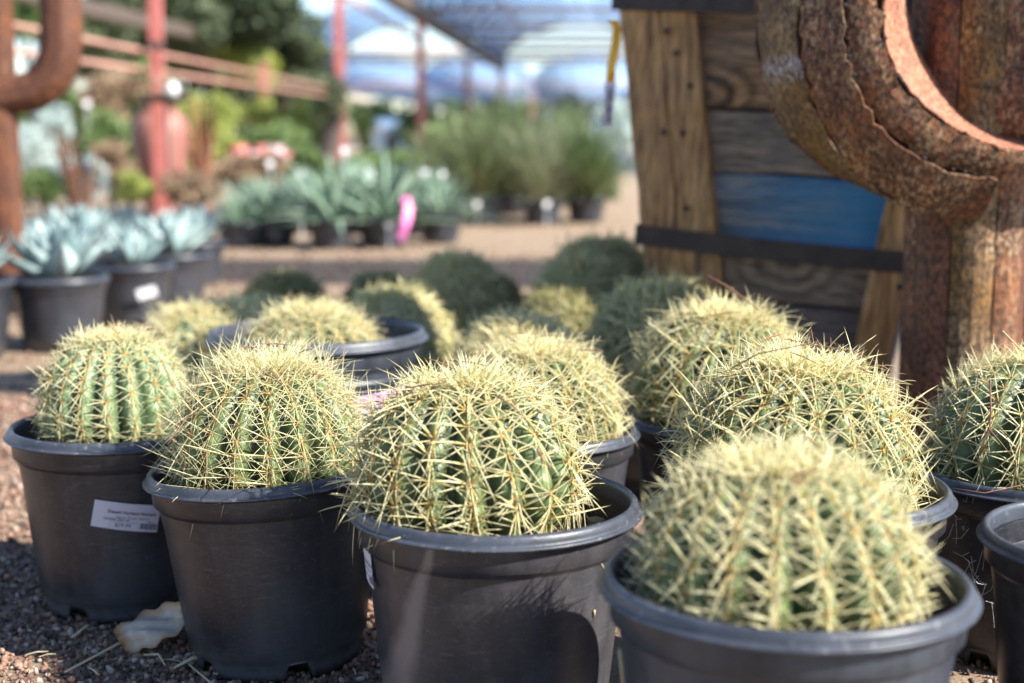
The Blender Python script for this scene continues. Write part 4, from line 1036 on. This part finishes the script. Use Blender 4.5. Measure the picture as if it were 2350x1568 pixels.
vault(lambda d: gx(d) - SP, 33, 39, 'vaulted roof left of the dark gutter beam', 'vaulted shade roofs', 7)
vault(lambda d: gx(d), 19, 39, 'vaulted roof reaching overhead right of the dark gutter beam', 'vaulted shade roofs', 22)
vault(lambda d: gx(d) + SP, 19, 39, 'vaulted roof hidden mostly behind the wooden planter', 'vaulted shade roofs', 22)
gutter(lambda d: gx(d) - SP - .24, 14, 39.2, 'long dark beam slanting across the trees on the left')
gutter(lambda d: gx(d), 17, 39.2, 'dark gutter beam between the two big roof vaults')
gutter(lambda d: gx(d) + SP, 17, 39.2, 'gutter beam behind the wooden planter')
g2 = lambda k: (lambda d: (1222 - 1175) / FPX * 55 + .04 * (d - 55) + k * SP)
for k, lb in ((-2, 'leftmost far vault, behind the third red post'), (-1, 'far vault under the left big arch'), (0, 'far vault under the right big arch'), (1, 'far vault hidden behind the wooden planter')):
    vault(g2(k), 55, 130, lb, 'far vaulted roofs', 30)
    for dd, wh_ in ((55, 'first'), (75, 'second'), (95, 'third')):
        x = g2(k)(dd); mb = MB(); mb.box(x - .06, x + .06, dd - .06, dd + .06, 0, ZG - .17)
        tag(mb.build('shade_post', M['redrail']), wh_ + ' post under the left edge of the ' + lb.split(',')[0], 'post', 'far posts of the vaulted roofs')
for sd, lbl in ((-SP, 'left'), (0, 'middle')):
    x = gx(38.8) + sd - (.24 if sd else 0); mb = MB(); mb.box(x - .07, x + .07, 38.7, 38.84, 0, ZG - .17)
    tag(mb.build('shade_post', M['red']), 'red end post under the far end of the %s gutter beam' % ('left' if sd else 'centre'), 'post', 'red posts of the shade structures')
# unseen shade cloth added over the path (above the frame); throws the bands of shade on the ground
aw = empty('added_awning', (0, 5.45, 0), 'unseen strip of shade cloth added over the path for its band of shade', 'awning')
mb = MB(); mb.add([(-3.0, -.30, 2.40), (9, -2.0, 2.40), (9, .25, 2.40), (-3.0, .10, 2.40), (-3.0, -.30, 2.404), (9, -2.0, 2.404), (9, .25, 2.404), (-3.0, .10, 2.404)], [(3, 2, 1, 0), (4, 5, 6, 7), (0, 1, 5, 4), (2, 3, 7, 6), (0, 4, 7, 3), (1, 2, 6, 5)])
m, n, l, b = mat('shade_net'); b.inputs['Base Color'].default_value = (.08, .075, .07, 1); tr = n.new('ShaderNodeBsdfTransparent'); ms = n.new('ShaderNodeMixShader'); ms.inputs[0].default_value = .42
l.new(b.outputs[0], ms.inputs[1]); l.new(tr.outputs[0], ms.inputs[2]); l.new(ms.outputs[0], n['Material Output'].inputs[0])
mb.build('shade_cloth', m, aw)
for x in (-2.95, 8.9):
    mb = MB(); mb.tube([(x, .1, 0), (x, .1, 2.4)], .03, 8); mb.build('awning_post', M['red'], aw, True)

# ------------------------------------------------------------------ things in the background beds
u0 = at(368, 300, 10.9)
un = empty('garden_urn', (u0.x, u0.y, 0), 'big dusty red clay urn right behind the nearest red post', 'urn')
zt = at(366, 250, 10.9).z; mb = MB()
prof = [(.13, 0), (.145, .1), (.175, .3), (.20, .46), (.215, .58), (.212, .66), (.185, .73), (.13, zt - .02), (.125, zt), (.11, zt), (.10, zt - .05)]
mb.lathe(prof, 40); mb.build('urn_body', M['terra'], un, True)
mb = MB(); mb.tube([(.125 * math.cos(a), .125 * math.sin(a), zt) for a in np.linspace(0, 2 * PI, 24)], .014, 6); mb.build('urn_lip', M['terra'], un, True)
b1 = at(382, 237, 9.6); zt = b1.z
bw = empty('metal_bowl', (b1.x, b1.y, 0), 'dark metal bowl planter on a thin stand before the clay urn', 'bowl')
mb = MB(); mb.lathe([(.05, zt), (.13, zt + .01), (.165, zt + .03), (.17, zt + .055), (.155, zt + .055), (.10, zt + .02), (.03, zt + .015)], 30); mb.build('bowl_shell', M['darkiron'], bw, True)
mb = MB(); mb.tube([(0, 0, 0), (0, 0, zt + .01)], .012, 6); mb.tube([(-.1, 0, 0), (.1, 0, .005)], .01, 5); mb.build('stand', M['darkiron'], bw, True)
bp = rosette('agave', (b1.x, b1.y, zt + .03), .13, 20, YU, 'small spiky plant growing from the dark metal bowl', 'agave', None, seed=77)
wb = MB(); c0 = at(396, 205, 9.4); wb.lathe([(.001, -.05), (.026, -.04), (.038, 0), (.026, .04), (.001, .05)], 16); o = wb.build('white_ball', M['white'], None, True); o.location = c0  # ball added to stand in for a blurred highlight
tag(o, 'white ball in place of a blurred highlight above the metal bowl', 'bulb')
def stump(px0, px1, y0, d, label, nr=13, m=('rust_red', 'rust', 'darkiron')):
    b = at((px0 + px1) / 2, 300, d); r_ = (px1 - px0) / 2 * d / FPX; zt = at(0, y0, d).z
    e = empty('steel_agave', (b.x, b.y, 0), label, 'sculpture', 'rusty steel plant sculptures in the background')
    rg = random.Random(int(px0))
    for k in range(nr):
        a = 2 * PI * k / nr + rg.uniform(-.15, .15); ca, sa = math.cos(a), math.sin(a); tn = Vector((-sa, ca, 0)); A = []; B_ = []
        hgt = zt * rg.uniform(.55, 1.0); fl_ = rg.uniform(.55, 1.25)
        for i in range(9):
            t = i / 8; rr_ = r_ * (.45 + (fl_ - .45) * t ** 2); wv = r_ * .24 * (1 - t * .7)
            c = Vector((rr_ * ca, rr_ * sa, hgt * t)); A.append(c - tn * wv); B_.append(c + tn * wv)
        strip('steel_leaf', A, B_, M[m[k % len(m)]], e, 3, .012, .003, k, out=[Vector((ca, sa, 0))] * 9)
stump(132, 215, 278, 9, 'brown rusty ribbed sculpture behind the blue agaves')
stump(425, 500, 205, 11, 'orange rusty sculpture right of the terracotta urn', m=('rust_inner', 'rust_red', 'rust'))
stump(1140, 1195, 222, 13, 'rusty sculpture top rising behind the feathery grasses')
GR = 'red and white glazed pots with flowers'
fl = [(548, 350, 11, 'red'), (575, 365, 11.3, 'white'), (600, 350, 11.6, 'red'), (632, 352, 11, 'white'), (655, 365, 11.5, 'red')]
pos_ = ['far left end', 'second from left', 'middle', 'second from right', 'right end']
for i, (px, py, d, m) in enumerate(fl):
    p = at(px, py, d); e = empty('glazed_pot', (p.x, p.y, 0), '%s glazed garden pot on a stand behind the yuccas, %s of five' % (m, pos_[i]), 'garden pot', GR)
    mb = MB(); z1 = p.z + .06; mb.lathe([(.04, z1 - .2), (.075, z1 - .08), (.07, z1), (.06, z1), (.06, z1 - .04)], 20); mb.build('pot_body', M['red'] if m == 'red' else M['pinkish'], e, True)
    mb = MB(); mb.lathe([(.05, 0), (.045, z1 - .2)], 10); mb.build('stand', M['darkiron'], e)
# white plant tags, some added in place of out-of-focus highlights
tags = [(200, 238, 12, .042), (620, 375, 9, .030), (791, 345, 8.8, .032), (848, 398, 8.5, .045), (975, 398, 9, .04), (892, 515, 7.52, .030), (983, 462, 8.3, .028), (1095, 470, 9.4, .03), (1255, 468, 9.4, .034), (690, 400, 8.4, .035), (1015, 400, 8.8, .03)]
wh = ['in place of a blurred highlight left of the urn', 'in place of a blurred highlight under the short red post', 'at the foot of the second tall post', 'in place of a blurred highlight above the wide yucca', 'beneath the third red post', 'on the pot beside the pink ribbon', 'right of the pink ribbon', 'on the pot of the left grass clump', 'on the pot of the middle grass clump', 'among the leaves of the tallest yucca', 'between the yuccas and the grasses']
for i, (px, py, d, s) in enumerate(tags):
    p = at(px, py, d); e = empty('tag_or_glint', (p.x, p.y, 0), 'small white plant tag ' + wh[i], 'plant tag', 'white plant tags')
    s *= .6; mb = MB(); mb.box(-s, s, -.001, .001, p.z - s * .9, p.z + s * .9); o = mb.build('tag_face', M['white'], e); o.rotation_euler = (0, 0, R(15))
    mb = MB(); mb.box(-.003, .003, .0015, .0045, 0, p.z); mb.build('tag_stake', M['white'], e)
p = at(938, 470, 7.5)
ribbon([at(930, 452, 7.52), at(938, 478, 7.5), at(934, 505, 7.48), at(926, 530, 7.47), at(921, 552, 7.46)], .045, 'tie_ribbon', M['pink'], 'hot pink ribbon hanging from the wide spreading yucca', 'ribbon')
ribbon([at(800, 938, 1.74), at(835, 928, 1.73), at(875, 920, 1.72), at(915, 905, 1.72), at(950, 886, 1.73)], .026, 'tie_ribbon', M['palepink'], 'pale pink ribbon lying between the two front centre cacti', 'ribbon', wv=(0, .75, .66))
# white sheds far behind
for (x0, x1, y0, y1, d, lb) in ((855, 945, 292, 372, 34, 'white shed wall right of the second tall post'), (1262, 1335, 285, 345, 30, 'white shed wall behind the feathery grasses'), (1370, 1440, 300, 340, 32, 'small white shed beside the planter post')):
    a, b = at(x0, y0, d), at(x1, y1, d); e = empty('white_shed', ((a.x + b.x) / 2, d, 0), lb, 'shed'); hwid = (b.x - a.x) / 2; hz = a.z
    mb = MB(); mb.box(-hwid, hwid, 0, 2, 0, hz); mb.build('wall', M['white'], e)
    mb = MB(); mb.add([(-hwid - .05, -.08, hz + .003), (hwid + .05, -.08, hz + .003), (hwid + .05, 2.1, hz + .003), (-hwid - .05, 2.1, hz + .003), (-hwid - .05, 1, hz + .2), (hwid + .05, 1, hz + .2)], [(0, 1, 5, 4), (3, 4, 5, 2), (0, 4, 3), (1, 2, 5), (3, 2, 1, 0)]); mb.build('roof', M['white'], e)
    mb = MB(); mb.box(-hwid * .3, hwid * .3, -.03, -.002, .004, hz * .8); mb.build('door', M['darkiron'], e)

# ------------------------------------------------------------------ small things near the camera
# fallen leaf
lp = at(352, 1462, 1.70)
def gpt(px, py):
    dx = (px - 1175) / FPX; dy = (784 - py) / FPX
    d = Vector((dx, math.cos(PITCH) + dy * math.sin(PITCH), -math.sin(PITCH) + dy * math.cos(PITCH))); return Vector((0, 0, CAMH)) + d * (CAMH / -d.z)
lf = MB(); c = gpt(368, 1488); n1, n2 = 16, 12; vs = []; ts = []; rg = random.Random(4)
for j in range(n2 + 1):
    for i in range(n1 + 1):
        u = i / n1; v = j / n2 * 2 - 1
        wdt = (.030 * math.sin(PI * min(1, u * .93 + .05)) ** .6) * (1 + .14 * math.sin(u * 19) * abs(v))
        x = (u - .5) * .088; y = v * wdt * 1.12
        z = .010 + .010 * (1 - v * v) + .011 * math.sin(u * 6 + v * 1.5) + .0035 * math.sin(v * 8 + u * 11) - .0022 * (abs(v) < .1) + .010 * max(0, abs(v) - .7) * 3
        vs.append((x, y * .85, z)); ts.append(max(abs(v), abs(2 * u - 1)))
lf.add(vs, [(j * (n1 + 1) + i, j * (n1 + 1) + i + 1, (j + 1) * (n1 + 1) + i + 1, (j + 1) * (n1 + 1) + i) for j in range(n2) for i in range(n1)], t=np.array(ts))
o = lf.build('dead_leaf', M['deadleaf'], None, True); o.location = (c.x, c.y, .020); o.rotation_euler = (R(42), R(-24), R(14))
sm = o.modifiers.new('thick', 'SOLIDIFY'); sm.thickness = .0008
tag(o, 'pale curled dead leaf on the gravel between the two left front pots', 'leaf')
# dry grass stems on the gravel
GD = 'dry stems lying on the gravel'
st = [((150, 1560), (400, 1440), 'long thin stem leading towards the dead leaf'), ((560, 1700), (420, 1530), 'stem by the foot of the plain front pot'), ((165, 1480), (215, 1450), 'short flat chip of straw on the sunlit gravel'), ((330, 1520), (380, 1545), 'stem just below the dead leaf'), ((400, 1550), (470, 1530), 'greenish blade at the foot of the plain front pot'), ((110, 1340), (122, 1300), 'short stem left of the stickered pot')]
for i, (a, b, lb) in enumerate(st):
    a, b = gpt(*a), gpt(*b); up = Vector((0, 0, .009)); mid = (a + b) / 2 + Vector((.004, .006, .014))
    mb = MB(); mb.tube([a + up, mid, b + up], [.0014, .0017 if i != 4 else .0028, .0008], 5, rnd=.8); tag(mb.build('dry_stem', M['straw'], None, True), lb, 'stem', GD)
rg = random.Random(77); MB_ = 0
lit = MB()
for i in range(130):
    x = rg.uniform(-1.0, .05); y = rg.uniform(1.5, 2.9); a_ = rg.uniform(0, 6.28); L_ = rg.uniform(.008, .035); q = Vector((x, y, .009)); d_ = Vector((math.cos(a_), math.sin(a_), rg.uniform(-.05, .15))) * L_ / 2
    lit.tube([q - d_, q + Vector((0, 0, .0015)), q + d_], [.0007, .0011, .0004], 4, rnd=rg.random())
tag(lit.build('plant_litter', M['straw']), 'scattered bits of straw and dry needles on the gravel left of the pots', 'litter', kind='stuff')
# straw on pots, twigs on the cacti
def stem(pts, r_, m, lb, nm='dry_stem', grp=None, cat='stem'):
    mb = MB(); mb.tube(pts, [r_ * (1 - .6 * i / (len(pts) - 1)) for i in range(len(pts))], 5, rnd=.5); return tag(mb.build(nm, m, None, True), lb, cat, grp)
def onpot(i, px, z, off=.001):
    root, rzf, hh = POT[i]; a0_ = pot_angle(i, px, z); a = a0_ + root.rotation_euler.z; r_ = (rzf(z) - .0025) * WOB[root.name](a0_, z) + off
    return Vector((root.location.x + r_ * math.cos(a), root.location.y + r_ * math.sin(a), z))
GW = 'bits of straw stuck to the pots'
stem([onpot(4, 1715, .205), onpot(4, 1722, .185)], .0028, M['straw'], 'short upright straw under the rim of the nearest pot', grp=GW)
stem([onpot(4, 1735, .172), onpot(4, 1770, .183), onpot(4, 1810, .188)], .0022, M['straw'], 'slanting straw on the wall of the nearest pot', grp=GW)
stem([onpot(4, 1425, .20), onpot(4, 1428, .15)], .0022, M['straw'], 'upright straw at the left edge of the nearest pot', grp=GW)
stem([onpot(3, 1365, .225), onpot(3, 1382, .205), onpot(3, 1392, .195)], .0014, M['straw'], 'thin straw on the right wall of the centre pot', grp=GW)
stem([onpot(3, 1361, .165), onpot(3, 1362, .157)], .0014, M['straw'], 'tiny straw low on the right wall of the centre pot', grp=GW)
stem([at(145 + 340 - 100, 1020, 1.52), at(410, 985, 1.53), at(440, 945, 1.56)], .0012, M['twig'], 'thin orange stem poking out left of the thin spined cactus')
stem([at(1622, 632, 1.93), at(1680, 664, 1.92), at(1745, 715, 1.91)], .0017, M['twig'], 'dry twig sticking up from the cactus before the planter', grp='twigs caught in the spines')
stem([at(1680, 845, 1.36), at(1740, 812, 1.35), at(1850, 790, 1.35), at(1960, 805, 1.35), at(2010, 830, 1.35)], .0008, M['twig'], 'long thin twig arching over the broad dark cactus', grp='twigs caught in the spines')
stem([at(1135, 905, 1.28), at(1180, 935, 1.27), at(1210, 965, 1.27)], .0012, M['twig'], 'dark twig on the crown of the centre cactus', grp='twigs caught in the spines')
stem([at(1232, 1030, 1.27), at(1250, 1062, 1.26), at(1265, 1080, 1.26)], .0010, M['twig'], 'short brown twig low on the centre cactus', grp='twigs caught in the spines')
stem([at(2272, 872, 1.50), at(2274, 950, 1.495), at(2270, 985, 1.495), at(2240, 1060, 1.49)], .0012, M['twig'], 'forked reddish twig hanging on the rightmost cactus', grp='twigs caught in the spines')
stem([at(2270, 985, 1.495), at(2300, 1020, 1.49), at(2320, 1045, 1.49)], .0009, M['twig'], 'short branch of twig right of the forked one', grp='twigs caught in the spines')
stem([at(2190, 1122, 1.50), at(2260, 1132, 1.49), at(2350, 1112, 1.49)], .0011, M['twig'], 'long stem lying along the rim of the rightmost pot', grp='twigs caught in the spines')
stem([at(2300, 760, 1.62), at(2325, 785, 1.62), at(2350, 810, 1.62)], .0013, M['straw'], 'straw rising behind the rightmost cactus', grp='twigs caught in the spines')
# chips of bark on the soil of the centre pot
pc, rf, hh = POT[3]; rg = random.Random(8)
cr = []
for i in range(26):
    a = rg.uniform(-1.2, 1.3); rad = rg.uniform(.10, .125); p = Vector((pc.location.x + rad * math.cos(a), pc.location.y + rad * math.sin(a), hh - .046))
    mb = MB(); s = rg.uniform(.004, .011); mb.lathe([(.001, -.5 * s), (s * .8, -.2 * s), (s, .2 * s), (.4 * s, .6 * s), (.001, .62 * s)], 6, lambda q, z: 1 + .3 * math.sin(q * 3 + i))
    o = mb.build('bark_chip', M['straw'] if i % 3 else M['terra'], pc); o.location = (rad * math.cos(a - pc.rotation_euler.z), rad * math.sin(a - pc.rotation_euler.z), hh - .046); o.rotation_euler = (rg.uniform(0, 3), rg.uniform(0, 3), 0)
    o.data.attributes.new('rnd', 'FLOAT', 'POINT')
# cobweb strands on the rightmost pot
cw = MB(); rg = random.Random(12)
for i in range(26):
    z = rg.uniform(.09, .225); x = rg.uniform(2195, 2300); a = onpot(9, x, z, .006 + rg.random() * .006); b = onpot(9, x + rg.uniform(-50, 55), max(.05, z + rg.uniform(-.05, .03)), .006)
    cw.tube([a, (a + b) / 2 - Vector((0, .003, .004)), b], .00022, 3)
M['web'] = flat('cobweb', (.7, .7, .7), .5)
e = cw.build('cobweb', M['web']); tag(e, 'fine torn cobweb on the wall of the rightmost pot', 'cobweb', kind='stuff')

bpy.context.view_layer.update()
